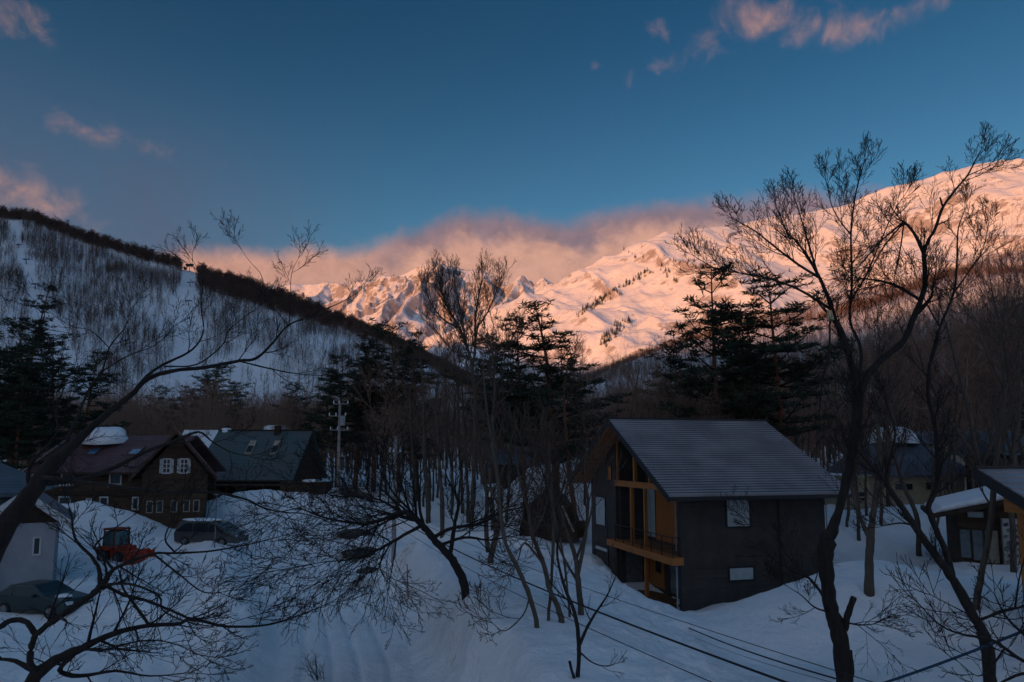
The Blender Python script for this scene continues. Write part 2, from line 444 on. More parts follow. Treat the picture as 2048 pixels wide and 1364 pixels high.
def trail(pts, step=0.75):
    p = [base_hit(*q) for q in pts]; out = []
    for a, b in zip(p[:-1], p[1:]):
        a, b = np.array(a), np.array(b); n = max(2, int(np.linalg.norm(b - a) / step))
        for i in range(n):
            q = a + (b - a) * i / n; t = (b - a) / np.linalg.norm(b - a); s_ = 0.16 if i % 2 else -0.16
            out.append((q[0] - t[1] * s_, q[1] + t[0] * s_))
    return out
TRAILS = [trail([(1010, 1330), (1120, 1290), (1260, 1262)]), trail([(330, 1330), (420, 1210), (470, 1120)]), trail([(1700, 1330), (1790, 1250), (1850, 1160)])]
def ground_z(x, y):
    x = np.asarray(x, float); y = np.asarray(y, float)
    z = base_z(x, y)
    for (bx, by, h, sx, sy) in BUMPS:
        z = z + h * np.exp(-(((x - bx) / sx) ** 2 + ((y - by) / sy) ** 2) ** 1.4)
    d, s, w = road_d(x, y)
    near = sstep(y, 60, 50)
    edge = fbm(x, y, 3.5, 3, 5) * 0.5
    rb = sstep(d + edge, w + 0.2, w + 1.7) * (s > 0) * sstep(y, 47, 39) * sstep(x, 9.0, 1.0)
    z = z + 2.15 * rb * near - 0.45 * sstep(d, w + 0.5, w - 0.6) * near
    lb = np.exp(-((d - w - 1.4 + edge) / 1.1) ** 2) * (s < 0) * sstep(y, 14, 20)
    z = z + 0.65 * lb * near
    dl = seg_d(x, y, LANE)
    z = z - 0.9 * sstep(dl + edge, 2.6, 1.2) * sstep(d, w, w + 2.5)
    # ruts and packed snow on the road
    on = sstep(d, w + 0.3, w - 0.8) * near
    for o in (-1.5, -0.45, 0.5, 1.6):
        z = z - 0.13 * on * np.exp(-((d * s - o + fbm(x, y, 6, 2, 9) * 0.35) / 0.16) ** 2)
    rough = 1 - on * 0.7
    z = z + rough * (fbm(x, y, 6.0, 4, 2) * 0.46 + (ridged(x, y, 2.6, 2, 44) - .6) * 0.20 + fbm(x, y, 1.6, 4, 3) * 0.10 + np.clip(ridged(x, y, 0.9, 2, 14) - .62, 0, 1) * 0.12) * sstep(y, 6, 12)
    # crumbly bank faces
    face = np.clip(rb * (1 - rb) * 4, 0, 1)
    z = z + face * ridged(x, y, 1.1, 3, 6) * 0.42
    lumps = np.clip(vn(x / 0.42, y / 0.42, 71) - 0.72, 0, 1) * sstep(vn(x / 4, y / 4, 72), .4, .7) * np.exp(-((d - w - .3) / 1.3) ** 2)
    z = z + lumps * 1.1 * near
    for tr in TRAILS:
        for (fx_, fy_) in tr: z = z - 0.10 * np.exp(-(((x - fx_) / 0.17) ** 2 + ((y - fy_) / 0.24) ** 2))
    return z
def ground_dirt(x, y):
    d, s, w = road_d(x, y)
    f = np.exp(-((d - w - 0.7) / 0.55) ** 2) * (s > 0) * sstep(y, 46, 36) * sstep(y, 22, 25) * 0.5
    f = f + 0.28 * np.exp(-((d - w - 1.6) / 2.0) ** 2) * (s < 0) * (y < 45)
    f = f + 0.30 * sstep(d, w, w - 1) * sstep(y, 60, 40)
    for (px, py, a, rr) in [(860, 1140, .8, 2.0), (900, 1118, .6, 1.8), (700, 1100, .9, 1.6), (730, 1150, .8, 1.2), (1060, 1080, .5, 2.5), (1150, 1060, .4, 3), (500, 1040, .5, 2.5), (560, 1075, .35, 3), (230, 1200, .7, 1.5), (260, 1170, .6, 1.2), (1240, 1215, .6, 1.5)]:
        bx, by = base_hit(px, py)
        f = f + a * np.exp(-(((x - bx) / rr) ** 2 + ((y - by) / rr) ** 2))
    return np.clip(f, 0, 1)
def hit(px, py):
    """where the snow surface is seen at this spot of the photograph"""
    x, y, z = ray(px, py)
    Y = np.arange(6, 300, 0.08)
    d = CAMH + z * Y / y - ground_z(x * Y / y, Y)
    i = int(np.argmax(d < 0)) if (d < 0).any() else len(Y) - 1
    return float(x * Y[i] / y), float(Y[i]), float(ground_z(x * Y[i] / y, Y[i]))
def gz(x, y): return float(ground_z(x, y))

azf = np.concatenate([np.linspace(-180, -47, 40), np.linspace(-46.5, 46.5, 480), np.linspace(47, 180, 40)])
rr = np.concatenate([np.exp(np.linspace(math.log(2.0), math.log(12), 20)), np.exp(np.linspace(math.log(12.1), math.log(110), 330)), np.exp(np.linspace(math.log(114), math.log(12000), 50))])
A_, R_ = np.meshgrid(np.radians(azf), rr)
gx, gy = R_ * np.sin(A_), R_ * np.cos(A_)
height_obj('ground', gx, gy, ground_z(gx, gy), M_SNOW, attr={'dirt': ground_dirt(gx, gy)})

# ------------------------------------------------------------------ tree making
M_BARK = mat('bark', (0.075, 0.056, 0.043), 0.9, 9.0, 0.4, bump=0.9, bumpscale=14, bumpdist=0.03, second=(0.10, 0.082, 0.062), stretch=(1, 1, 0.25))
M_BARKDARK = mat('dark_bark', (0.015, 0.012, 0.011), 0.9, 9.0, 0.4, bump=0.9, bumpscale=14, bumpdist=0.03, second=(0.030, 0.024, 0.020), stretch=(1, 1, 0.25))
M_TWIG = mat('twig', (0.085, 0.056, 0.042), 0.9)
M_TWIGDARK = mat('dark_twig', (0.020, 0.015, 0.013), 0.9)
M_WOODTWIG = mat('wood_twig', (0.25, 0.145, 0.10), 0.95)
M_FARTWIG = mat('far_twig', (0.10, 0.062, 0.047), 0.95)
M_PINEBARK = mat('pine_bark', (0.24, 0.090, 0.045), 0.9, 7.0, 0.35, bump=0.6, bumpscale=10, second=(0.08, 0.045, 0.03))
M_NEEDLE = mat('needles', (0.030, 0.042, 0.022), 0.85, 3.0, 0.4)
M_NEEDLEDARK = mat('dark_needles', (0.018, 0.026, 0.016), 0.85, 3.0, 0.4)
M_CUTWOOD = mat('cut_wood', (0.50, 0.36, 0.20), 0.8, 12, 0.3)

class Acc:
    """collects tubes into one mesh"""
    def __init__(s): s.v = []; s.f3 = []; s.f4 = []; s.nv = 0
    def tube(s, pts, rad, sides=3, cap=True):
        pts = np.asarray(pts, float); n = len(pts)
        if n < 2: return
        d = np.empty_like(pts); d[1:-1] = pts[2:] - pts[:-2]; d[0] = pts[1] - pts[0]; d[-1] = pts[-1] - pts[-2]
        d /= np.linalg.norm(d, axis=1)[:, None] + 1e-9
        ref = np.array([0.0, 0, 1]) if abs(d[:, 2]).mean() < 0.8 else np.array([1.0, 0.2, 0])
        a = np.cross(d, ref); a /= np.linalg.norm(a, axis=1)[:, None] + 1e-9
        b = np.cross(d, a)
        th = np.arange(sides) * (2 * math.pi / sides)
        r = np.asarray(rad, float)[:, None, None]
        V = pts[:, None, :] + r * (np.cos(th)[None, :, None] * a[:, None, :] + np.sin(th)[None, :, None] * b[:, None, :])
        s.v.append(V.reshape(-1, 3))
        i = np.arange(n - 1)[:, None] * sides; j = np.arange(sides)[None, :]; j2 = (j + 1) % sides
        F = np.stack([i + j, i + j2, i + sides + j2, i + sides + j], -1).reshape(-1, 4) + s.nv
        s.f4.append(F)
        if cap and sides > 3:
            k = s.nv + (n - 1) * sides
            s.f3.append(np.array([[k, k + q, k + q + 1] for q in range(1, sides - 1)]))
            k = s.nv
            s.f3.append(np.array([[k, k + q + 1, k + q] for q in range(1, sides - 1)]))
        s.nv += n * sides
    def tris(s, V):
        """V (n,3,3)"""
        n = len(V)
        if not n: return
        s.v.append(V.reshape(-1, 3)); s.f3.append(np.arange(n * 3).reshape(-1, 3) + s.nv); s.nv += n * 3
    def arrays(s):
        V = np.concatenate(s.v) if s.v else np.zeros((0, 3))
        return V, (np.concatenate(s.f3) if s.f3 else np.zeros((0, 3), int)), (np.concatenate(s.f4) if s.f4 else np.zeros((0, 4), int))
    def mesh(s, name, m, smooth=True):
        V, a, b = s.arrays()
        return mesh_np(name, V, [a, b], m, smooth)

def unit(v): return v / (np.linalg.norm(v) + 1e-9)
def rot_about(v, ax, ang):
    return v * math.cos(ang) + np.cross(ax, v) * math.sin(ang) + ax * np.dot(ax, v) * (1 - math.cos(ang))
def branch_dir(d, ang, phi):
    ref = np.array([0, 0, 1.0]) if abs(d[2]) < 0.9 else np.array([1.0, 0, 0])
    a = unit(np.cross(d, ref))
    return unit(rot_about(rot_about(d, a, ang), d, phi))
def wander(rng, p, d, L, n, curl, up):
    pts = [np.array(p, float)]; st = L / n
    for i in range(n):
        d = unit(d + rng.normal(0, curl, 3) + np.array([0, 0, up]))
        pts.append(pts[-1] + d * st)
    return np.array(pts)
def grow(accs, rng, p, d, L, r, lev, cfg):
    """one branch and everything that grows on it. accs: the mesh for each level"""
    c = cfg[lev]
    n = c['seg']; pts = wander(rng, p, d, L, n, c['curl'], c['up'])
    rad = np.maximum(r * (1 - np.linspace(0, 1, n + 1) * c.get('taper', 0.75)), c.get('rmin', 0.003))
    accs[lev].tube(pts, rad, c['sides'], cap=lev < 2)
    sprout(accs, rng, pts, rad, L, lev, cfg)
def sprout(accs, rng, pts, rad, L, lev, cfg, t0=None, dens=None):
    if lev + 1 >= len(cfg): return
    c = cfg[lev]; k = c['kids'] if dens is None else dens
    n = len(pts) - 1
    k = int(k) + (rng.random() < k - int(k))
    phi = rng.random() * 6.28
    for j in range(k):
        t = (c['t0'] if t0 is None else t0) + (1 - (c['t0'] if t0 is None else t0)) * ((j + rng.random() * 0.8) / max(k, 1))
        t = min(t, 0.995); f = t * n; i = int(f); f -= i
        p = pts[i] * (1 - f) + pts[i + 1] * f
        dd = unit(pts[i + 1] - pts[i])
        phi += 2.4 + rng.normal(0, 0.5)
        ang = math.radians(rng.normal(c['ang'], c['ang'] * 0.22))
        nd = branch_dir(dd, ang, phi)
        if c.get('flat'): nd = unit(nd * np.array([1, 1, c['flat']]))
        cl = cfg[lev + 1]
        LL = cl.get('len') or L * c['ratio']
        LL = LL * (0.55 + 0.6 * rng.random()) * (1.15 - c.get('tipshort', 0.5) * t)
        rr_ = min((rad[i] * (1 - f) + rad[i + 1] * f) * c.get('rr', 0.55), LL * 0.03 + 0.002)
        grow(accs, rng, p, nd, LL, rr_, lev + 1, cfg)

def bare_cfg(H, dens=1.0, upright=0.10, fine=True):
    cfg = [dict(seg=8, curl=0.06, up=0.06, sides=7, kids=11 * dens, t0=0.35, ang=42, ratio=0.46, rr=0.55, taper=0.85, tipshort=0.45),
           dict(seg=6, curl=0.13, up=upright, sides=4, kids=6 * dens, t0=0.22, ang=40, ratio=0.5, rr=0.6, taper=0.8, rmin=0.008),
           dict(seg=4, curl=0.16, up=upright * 0.8, sides=3, kids=5.5 * dens, t0=0.15, ang=38, ratio=0.5, rr=0.6, taper=0.75, rmin=0.005),
           dict(seg=3, curl=0.18, up=upright * 0.6, sides=3, kids=3.4 * dens, t0=0.15, ang=36, ratio=0.55, rr=0.7, taper=0.6, rmin=0.004)]
    if fine: cfg.append(dict(seg=2, curl=0.2, up=0.05, sides=3, kids=0, t0=0, ang=35, ratio=0.5, taper=0.5, rmin=0.003))
    return cfg
def bare_tree_meshes(seed, H, r0, dens=1.0, lean=0.05, fork=False, upright=0.10, mb=None, mt=None, fine=True, rmin=None):
    rng = np.random.default_rng(seed)
    T = Acc(); C = Acc()
    cfg = bare_cfg(H, dens, upright, fine)
    if rmin:
        for c in cfg: c['rmin'] = max(c.get('rmin', 0), rmin)
    accs = [T] + [C] * 4
    d = unit(np.array([rng.normal(0, lean), rng.normal(0, lean), 1.0]))
    if not fork: grow(accs, rng, np.array([0, 0, -0.4]), d, H, r0, 0, cfg)
    else:
        base = wander(rng, (0, 0, -0.4), d, H * 0.3, 4, 0.05, 0.05)
        T.tube(base, np.linspace(r0, r0 * 0.8, 5), 8)
        for q in range(fork):
            nd = branch_dir(unit(base[-1] - base[-2]), math.radians(rng.uniform(10, 28)), q * 6.28 / fork + rng.random())
            grow(accs, rng, base[-1] - nd * 0.05, nd, H * 0.72, r0 * 0.68, 0, cfg)
    return T.mesh('trunk', mb or M_BARK), C.mesh('crown', mt or M_WOODTWIG, smooth=False)

def needle_clump(rng, acc, c, size, n, flat=0.45, ln=0.22):
    """a tuft of needle sprays: thin triangles pointing outward"""
    o = rng.normal(0, 1, (n, 3)); o /= np.linalg.norm(o, axis=1)[:, None]
    o[:, 2] = o[:, 2] * flat + 0.12
    root = c + o * size * rng.random((n, 1)) * 0.75
    dirs = o + rng.normal(0, 0.35, (n, 3)); dirs[:, 2] += 0.15; dirs /= np.linalg.norm(dirs, axis=1)[:, None]
    L = ln * rng.uniform(0.6, 1.4, (n, 1))
    side = np.cross(dirs, rng.normal(0, 1, (n, 3))); side /= np.linalg.norm(side, axis=1)[:, None]
    w = L * 0.22
    V = np.stack([root - side * w, root + side * w, root + dirs * L * 1.6], 1)
    acc.tris(V)
def pine_meshes(seed, H, r0, spread=3.0, crown0=0.35, conical=True, dens=1.0, dark=False, tiers=None):
    rng = np.random.default_rng(seed)
    T, B, C = Acc(), Acc(), Acc()
    pts = wander(rng, (0, 0, -0.4), np.array([0.02, 0.02, 1.0]), H, 10, 0.035, 0.08)
    pts[:, 2] *= H / pts[-1, 2]
    rad = r0 * (1 - np.linspace(0, 1, 11) * 0.9)
    T.tube(pts, rad, 8)
    n = int((tiers or H * 0.95))
    for k in range(n):
        t = crown0 + (1 - crown0) * (k + 0.3 * rng.random()) / n
        f = t * 10; i = min(int(f), 9); f -= i
        p = pts[i] * (1 - f) + pts[i + 1] * f
        u = (t - crown0) / (1 - crown0)
        ext = spread * ((1 - u) ** 0.7 + 0.10) if conical else spread * (math.sin(min(1, (1 - u) * 1.25 + 0.1) * math.pi * 0.62)) * (0.9)
        if u < 0.18: ext *= 0.6 + 2.2 * u
        m = rng.integers(3, 6)
        ph = rng.random() * 6.28
        for j in range(m):
            a = ph + j * 6.28 / m + rng.normal(0, 0.35)
            L = ext * rng.uniform(0.4, 1.35)
            if rng.random() < 0.10: continue
            d = unit(np.array([math.cos(a), math.sin(a), rng.uniform(-0.05, 0.35) if u < 0.8 else 0.7]))
            bp = wander(rng, p, d, L, 5, 0.10, 0.05)
            B.tube(bp, np.linspace(rad[i] * 0.35 + 0.02, 0.015, 6), 4)
            nc = max(2, int(L * 4.2 * dens))
            for q in range(nc):
                s_ = 0.3 + 0.7 * (q + rng.random()) / nc
                g = s_ * 5; gi = min(int(g), 4); g -= gi
                c = bp[gi] * (1 - g) + bp[gi + 1] * g
                lat = rng.normal(0, 0.22 * L * (1.1 - s_) + 0.12, 3); lat[2] *= 0.12
                c2 = c + lat + np.array([0, 0, 0.08])
                B.tube([c, c2], [0.014, 0.008], 3)
                needle_clump(rng, C, c2, 0.46 if L > 1 else 0.3, int((24 if L > 1 else 14) * dens), 0.26, 0.17)
    return (T.mesh('trunk', M_PINEBARK), B.mesh('boughs', M_BARKDARK), C.mesh('needles', M_NEEDLEDARK if dark else M_NEEDLE, smooth=False))
def thing_from(name, meshes, names, loc, rz=0, label=None, cat=None, group=None, scale=1.0, tilt=None):
    r = empty(name, loc, rz); r.scale = (scale,) * 3
    if tilt: r.rotation_euler = (tilt[0], tilt[1], rz)
    tag(r, label, cat, group)
    for nm, me in zip(names, meshes): obj(nm, me, r)
    return r

# ------------------------------------------------------------------ woods too far to count: hillside and valley floor
def replicate(V, F3, F4, pos, rot, sc, name, m, kind='stuff', shear=None):
    n = len(pos); nv = len(V)
    c, s = np.cos(rot), np.sin(rot)
    X = np.empty((n, nv, 3), np.float32)
    X[..., 0] = (V[None, :, 0] * c[:, None] - V[None, :, 1] * s[:, None]) * sc[:, None]
    X[..., 1] = (V[None, :, 0] * s[:, None] + V[None, :, 1] * c[:, None]) * sc[:, None]
    X[..., 2] = V[None, :, 2] * sc[:, None]
    X += pos[:, None, :]
    off = (np.arange(n) * nv)[:, None, None]
    fl = []
    if len(F3): fl.append((F3[None] + off).reshape(-1, 3))
    if len(F4): fl.append((F4[None] + off).reshape(-1, 4))
    me = mesh_np(name, X.reshape(-1, 3), fl, m)
    return me
def far_tree(seed, H=13.0, rt=0.10, n1=9, n2=3, rb=0.05, spread=1.0):
    rng = np.random.default_rng(seed); A = Acc()
    tp = wander(rng, (0, 0, -1), np.array([0, 0, 1.0]), H, 3, 0.05, 0.1)
    A.tube(tp, [rt, rt * 0.8, rt * 0.55, 0.03], 3, cap=False)
    T = []
    def twig(a, b, w):
        s_ = np.cross(b - a, rng.normal(0, 1, 3)); s_ = unit(s_) * w
        T.append([a - s_, a + s_, b])
    for k in range(n1):
        t = 0.22 + 0.76 * k / n1; f = t * 3; i = int(f); f -= i
        p = tp[i] * (1 - f) + tp[i + 1] * f
        d = branch_dir(np.array([0, 0, 1.0]), math.radians(rng.uniform(22, 52)) * spread, k * 2.4)
        L = H * 0.40 * (1.12 - t * 0.72)
        q = p + d * L; twig(p, q, rb * 1.3)
        for m_ in range(n2):
            g = rng.uniform(0.2, 0.9); c = p + d * L * g
            d2 = unit(branch_dir(d, math.radians(rng.uniform(25, 60)), rng.random() * 6.28) + np.array([0, 0, .25]))
            twig(c, c + d2 * L * rng.uniform(.35, .7), rb * .8)
    A.tris(np.array(T))
    return A.arrays()
def join_np(parts):
    V = np.concatenate([p[0] for p in parts]); off = np.cumsum([0] + [len(p[0]) for p in parts[:-1]])
    F3 = [p[1] + o for p, o in zip(parts, off) if len(p[1])]; F4 = [p[2] + o for p, o in zip(parts, off) if len(p[2])]
    return V, (np.concatenate(F3) if F3 else np.zeros((0, 3), int)), (np.concatenate(F4) if F4 else np.zeros((0, 4), int))
def scatter_wood(name, label, cat, pts, tmpl, m, rng, smin=0.7, smax=1.2):
    """a wood as one object: its points carry instances of a few tree meshes"""
    src = bpy.data.collections.new(name + '_kinds')          # not linked to the scene
    for k, (V, F3, F4) in enumerate(tmpl):
        src.objects.link(bpy.data.objects.new(name + '_kind', mesh_np(name + '_kind', V, [F3, F4], m)))
    n = len(pts)
    me = bpy.data.meshes.new(name); me.vertices.add(n); me.vertices.foreach_set('co', np.asarray(pts, np.float32).ravel())
    for an, vals, ty in (('turn', rng.random(n) * 6.28, 'FLOAT'), ('size', rng.uniform(smin, smax, n), 'FLOAT'), ('kind_index', rng.integers(0, len(tmpl), n), 'INT')):
        at = me.attributes.new(an, ty, 'POINT'); at.data.foreach_set('value', vals.astype(np.float32 if ty == 'FLOAT' else np.int32))
    me.update(); me.materials.append(m); o = obj(name, me)
    ng = bpy.data.node_groups.new(name + '_nodes', 'GeometryNodeTree')
    ng.interface.new_socket('Geometry', in_out='INPUT', socket_type='NodeSocketGeometry'); ng.interface.new_socket('Geometry', in_out='OUTPUT', socket_type='NodeSocketGeometry')
    gi = ng.nodes.new('NodeGroupInput'); go = ng.nodes.new('NodeGroupOutput'); L = ng.links.new
    mp = ng.nodes.new('GeometryNodeMeshToPoints'); ip = ng.nodes.new('GeometryNodeInstanceOnPoints'); ci = ng.nodes.new('GeometryNodeCollectionInfo')
    ci.inputs['Collection'].default_value = src; ci.inputs['Separate Children'].default_value = True; ci.inputs['Reset Children'].default_value = True
    def attr(nm, ty):
        a = ng.nodes.new('GeometryNodeInputNamedAttribute'); a.data_type = ty; a.inputs['Name'].default_value = nm; return a.outputs['Attribute']
    cx = ng.nodes.new('ShaderNodeCombineXYZ'); L(attr('turn', 'FLOAT'), cx.inputs[2])
    L(gi.outputs[0], mp.inputs[0]); L(mp.outputs[0], ip.inputs['Points']); L(ci.outputs[0], ip.inputs['Instance']); ip.inputs['Pick Instance'].default_value = True
    L(attr('kind_index', 'INT'), ip.inputs['Instance Index']); L(cx.outputs[0], ip.inputs['Rotation']); L(attr('size', 'FLOAT'), ip.inputs['Scale'])
    L(ip.outputs[0], go.inputs[0])
    md = o.modifiers.new('trees', 'NODES'); md.node_group = ng
    tag(o, label, cat, None, 'stuff')
    return o

def to_px(x, y, z):
    """inverse of ray(): where a point of the place is seen in the photograph"""
    dx, dy, dz = x, y, z - CAMH
    cp, sp = math.cos(PITCH), math.sin(PITCH)
    f = dy * cp + dz * sp; v = -dy * sp + dz * cp
    return 1024 + FPX * dx / f, 682 + SHIFT - FPX * v / f
def hill_points(rng, hfun, az0, az1, r0, r1, n):
    a = np.radians(rng.uniform(az0, az1, n)); r = np.sqrt(rng.uniform(r0 ** 2, r1 ** 2, n))
    x, y = r * np.sin(a), r * np.cos(a); z = hfun(x, y)
    return np.stack([x, y, z], -1)
rng = np.random.default_rng(7)
FT = [far_tree(i, 13 + i % 3, 0.15, 9, 4, 0.085) for i in range(6)]
p = hill_points(rng, ski_h, -52, 2, 330, 1200, 56000)
p = p[p[:, 2] > 2]
qx, qy = to_px(p[:, 0], p[:, 1], p[:, 2])
# the two ski runs stay clear
run1c = np.interp(qy, [430, 500, 600, 700, 800], [22, 40, 70, 110, 150]); run1w = np.interp(qy, [430, 500, 700, 800], [10, 20, 30, 34])
run2c = np.interp(qy, [530, 600, 700, 800], [378, 376, 372, 365]); run2w = np.interp(qy, [530, 600, 660, 760, 800], [20, 26, 30, 22, 12])
dens = 0.55 + 1.9 * fbm(p[:, 0], p[:, 1], 130, 4, 61) + 0.5 * fbm(p[:, 0] * 1.5, p[:, 1] * 0.4, 50, 3, 66)
_, dcrest = ridge_field(p[:, 0], p[:, 1], [SKI_CREST], 0.58)
dens = dens * 0.62
keep = (np.abs(qx - run1c) > run1w * (1 + 1.1 * fbm(p[:, 0], p[:, 1], 45, 3, 91))) & (np.abs(qx - run2c) > run2w * (1 + .9 * fbm(p[:, 0], p[:, 1], 45, 3, 92))) & (rng.random(len(p)) < dens) & (dcrest > 25)
p = p[keep][:17000]
scatter_wood('hillside_wood', 'bare grey brown wood covering the snowy ski hill between its runs', 'wood', p, FT, M_FARTWIG, rng, 0.5, 1.4)
# the thick strip of trees along the crest
FT2 = [far_tree(20 + i, 11, 0.2, 18, 9, 0.15, 1.5) for i in range(5)]
cr = []
pl = [P(*q) for q in SKI_CREST]
for a, b in zip(pl[:-1], pl[1:]):
    a, b = np.array(a), np.array(b); L = np.linalg.norm(b - a)
    for i in range(int(L / (0.42 if a[0] < -430 else 0.2))):
        q = a + (b - a) * rng.random(); back = abs(rng.normal(0, 26)) - 14 - 14 * min(1, max(0, (a[0] + 430) / 110))
        nrm = unit(np.array([-(b - a)[1], (b - a)[0], 0]))
        if nrm[1] < 0: nrm = -nrm
        if a[0] > -430: back = rng.uniform(-52 + 40 * min(1, max(0, (a[0] + 330) / 130)), 40)
        q = q + nrm * back
        cr.append([q[0], q[1], float(0)])
cr = np.array(cr); cr[:, 2] = ski_h(cr[:, 0], cr[:, 1])
qx, _ = to_px(cr[:, 0], cr[:, 1], cr[:, 2])
cr = cr[(np.abs(qx - 379) > 17)]
scatter_wood('crest_wood', 'dark brown band of bare trees along the ski hill crest', 'wood', cr, FT2, M_FARTWIG, rng, 1.0, 1.75)
# wooded foothill on the right
p = hill_points(rng, foot_h, 2, 50, 330, 1750, 70000)
p = p[p[:, 2] > 2]
dens = 0.85 + 0.7 * fbm(p[:, 0], p[:, 1], 160, 4, 81)
_, dc = ridge_field(p[:, 0], p[:, 1], [FOOT_CREST], 0.4)
dens = np.where(dc < 120, 1.2, dens)
p = p[rng.random(len(p)) < dens * 0.85][:26000]
scatter_wood('foothill_wood', 'reddish brown bare wood covering the low ridge below the right mountain', 'wood', p, FT, M_FARTWIG, rng, 0.8, 1.4)
# small dark firs strung along the shoulders of the great mountain
def mini_fir(seed):
    rg = np.random.default_rng(seed); A = Acc()
    for k in range(22):
        t = k / 22; a = k * 2.4; w = 4.2 * (1 - t) + 0.5
        c = np.array([0, 0, 1 + 15 * t]); e = c + np.array([math.cos(a) * w, math.sin(a) * w, -1.2]); s_ = np.array([-math.sin(a), math.cos(a), 0]) * w * 0.45
        A.tris(np.array([[c + np.array([0, 0, 1.8]), e - s_, e + s_]]))
    A.tube([[0, 0, -2], [0, 0, 16]], [0.5, 0.1], 3)
    return A.arrays()
MF = [mini_fir(i) for i in range(3)]
strings = [((1155, 632), (1305, 540), 90, 5), ((1165, 625), (1245, 590), 12, 4), ((1205, 690), (1245, 650), 40, 9), ((1320, 532), (1350, 565), 14, 6), ((1250, 640), (1262, 650), 5, 3), ((1560, 560), (1700, 520), 10, 14),
           ((1340, 520), (1420, 545), 12, 12), ((1950, 395), (1975, 410), 3, 3), ((1240, 500), (1300, 520), 6, 8), ((1870, 520), (1800, 530), 4, 6)]
fx = []
for (a, b, n, j) in strings:
    for i in range(n):
        t = rng.random(); px_, py_ = a[0] + (b[0] - a[0]) * t + rng.normal(0, j * .6), a[1] + (b[1] - a[1]) * t + rng.normal(0, j * .6)
        x_, y_, z_ = ray(px_, py_); Y = np.arange(2800, 6500, 12.0)
        d = CAMH + z_ * Y / y_ - range_h(x_ * Y / y_, Y)
        if (d < 0).any():
            k = int(np.argmax(d < 0)); X_ = x_ * Y[k] / y_
            fx.append([X_, Y[k], float(range_h(X_, Y[k]))])
scatter_wood('mountain_firs', 'small dark firs strung in lines along the shoulder of the sunlit mountain', 'firs', np.array(fx), MF, M_NEEDLEDARK, rng, 1.0, 2.3)

# ------------------------------------------------------------------ building kit
class Kit:
    def __init__(s): s.v = []; s.f = []
    def poly(s, pts):
        k = len(s.v); s.v += [tuple(p) for p in pts]; s.f.append(tuple(range(k, k + len(pts)))); return s
    def hexa(s, p):
        """8 points: bottom ring then top ring"""
        k = len(s.v); s.v += [tuple(q) for q in p]
        for f in ((0, 3, 2, 1), (4, 5, 6, 7), (0, 1, 5, 4), (1, 2, 6, 5), (2, 3, 7, 6), (3, 0, 4, 7)): s.f.append(tuple(k + i for i in f))
        return s
    def box(s, x0, x1, y0, y1, z0, z1):
        return s.hexa([(x0, y0, z0), (x1, y0, z0), (x1, y1, z0), (x0, y1, z0), (x0, y0, z1), (x1, y0, z1), (x1, y1, z1), (x0, y1, z1)])
    def prism(s, pts, a, b):
        """closed outline pts given as functions of depth: a(p), b(p) map a 2-d point to each end"""
        n = len(pts); k = len(s.v); s.v += [a(p) for p in pts] + [b(p) for p in pts]
        s.f.append(tuple(range(k, k + n))[::-1]); s.f.append(tuple(range(k + n, k + 2 * n)))
        for i in range(n): j = (i + 1) % n; s.f.append((k + i, k + j, k + n + j, k + n + i))
        return s
    def px(s, yz, x0, x1): return s.prism(yz, lambda p: (x0, p[0], p[1]), lambda p: (x1, p[0], p[1]))
    def py(s, xz, y0, y1): return s.prism(xz, lambda p: (p[0], y0, p[1]), lambda p: (p[0], y1, p[1]))
    def pz(s, xy, z0, z1): return s.prism(xy, lambda p: (p[0], p[1], z0), lambda p: (p[0], p[1], z1))
    def beam(s, a, b, w, h=None):
        a, b = np.array(a, float), np.array(b, float); d = unit(b - a); h = h or w
        ref = np.array([0, 0, 1.0]) if abs(d[2]) < 0.95 else np.array([0, 1.0, 0])
        u = unit(np.cross(d, ref)) * w / 2; v = unit(np.cross(u, d)) * h / 2
        return s.hexa([a - u - v, b - u - v, b + u - v, a + u - v, a - u + v, b - u + v, b + u + v, a + u + v])
    def cyl(s, a, b, r, n=12, r2=None):
        a, b = np.array(a, float), np.array(b, float); d = unit(b - a)
        ref = np.array([0, 0, 1.0]) if abs(d[2]) < 0.9 else np.array([1.0, 0, 0])
        u = unit(np.cross(d, ref)); v = np.cross(d, u); r2 = r if r2 is None else r2; k = len(s.v)
        for c, q in ((a, r), (b, r2)):
            for i in range(n):
                t = 2 * math.pi * i / n; s.v.append(tuple(c + (u * math.cos(t) + v * math.sin(t)) * q))
        s.f.append(tuple(range(k, k + n))[::-1]); s.f.append(tuple(range(k + n, k + 2 * n)))
        for i in range(n): j = (i + 1) % n; s.f.append((k + i, k + j, k + n + j, k + n + i))
        return s
    def build(s, name, m, parent=None, smooth=False, bevel=0.0, kind=None, label=None):
        me = bpy.data.meshes.new(name); me.from_pydata(s.v, [], s.f); me.validate(); me.update()
        me.materials.append(m)
        if smooth: me.polygons.foreach_set('use_smooth', [True] * len(me.polygons))
        import bmesh
        bm = bmesh.new(); bm.from_mesh(me); bmesh.ops.recalc_face_normals(bm, faces=bm.faces); bm.to_mesh(me); bm.free()
        o = obj(name, me, parent)
        if bevel:
            md = o.modifiers.new('bevel', 'BEVEL'); md.width = bevel; md.segments = 2; md.limit_method = 'ANGLE'
        if kind: o['kind'] = kind
        if label: o['label'] = label
        return o

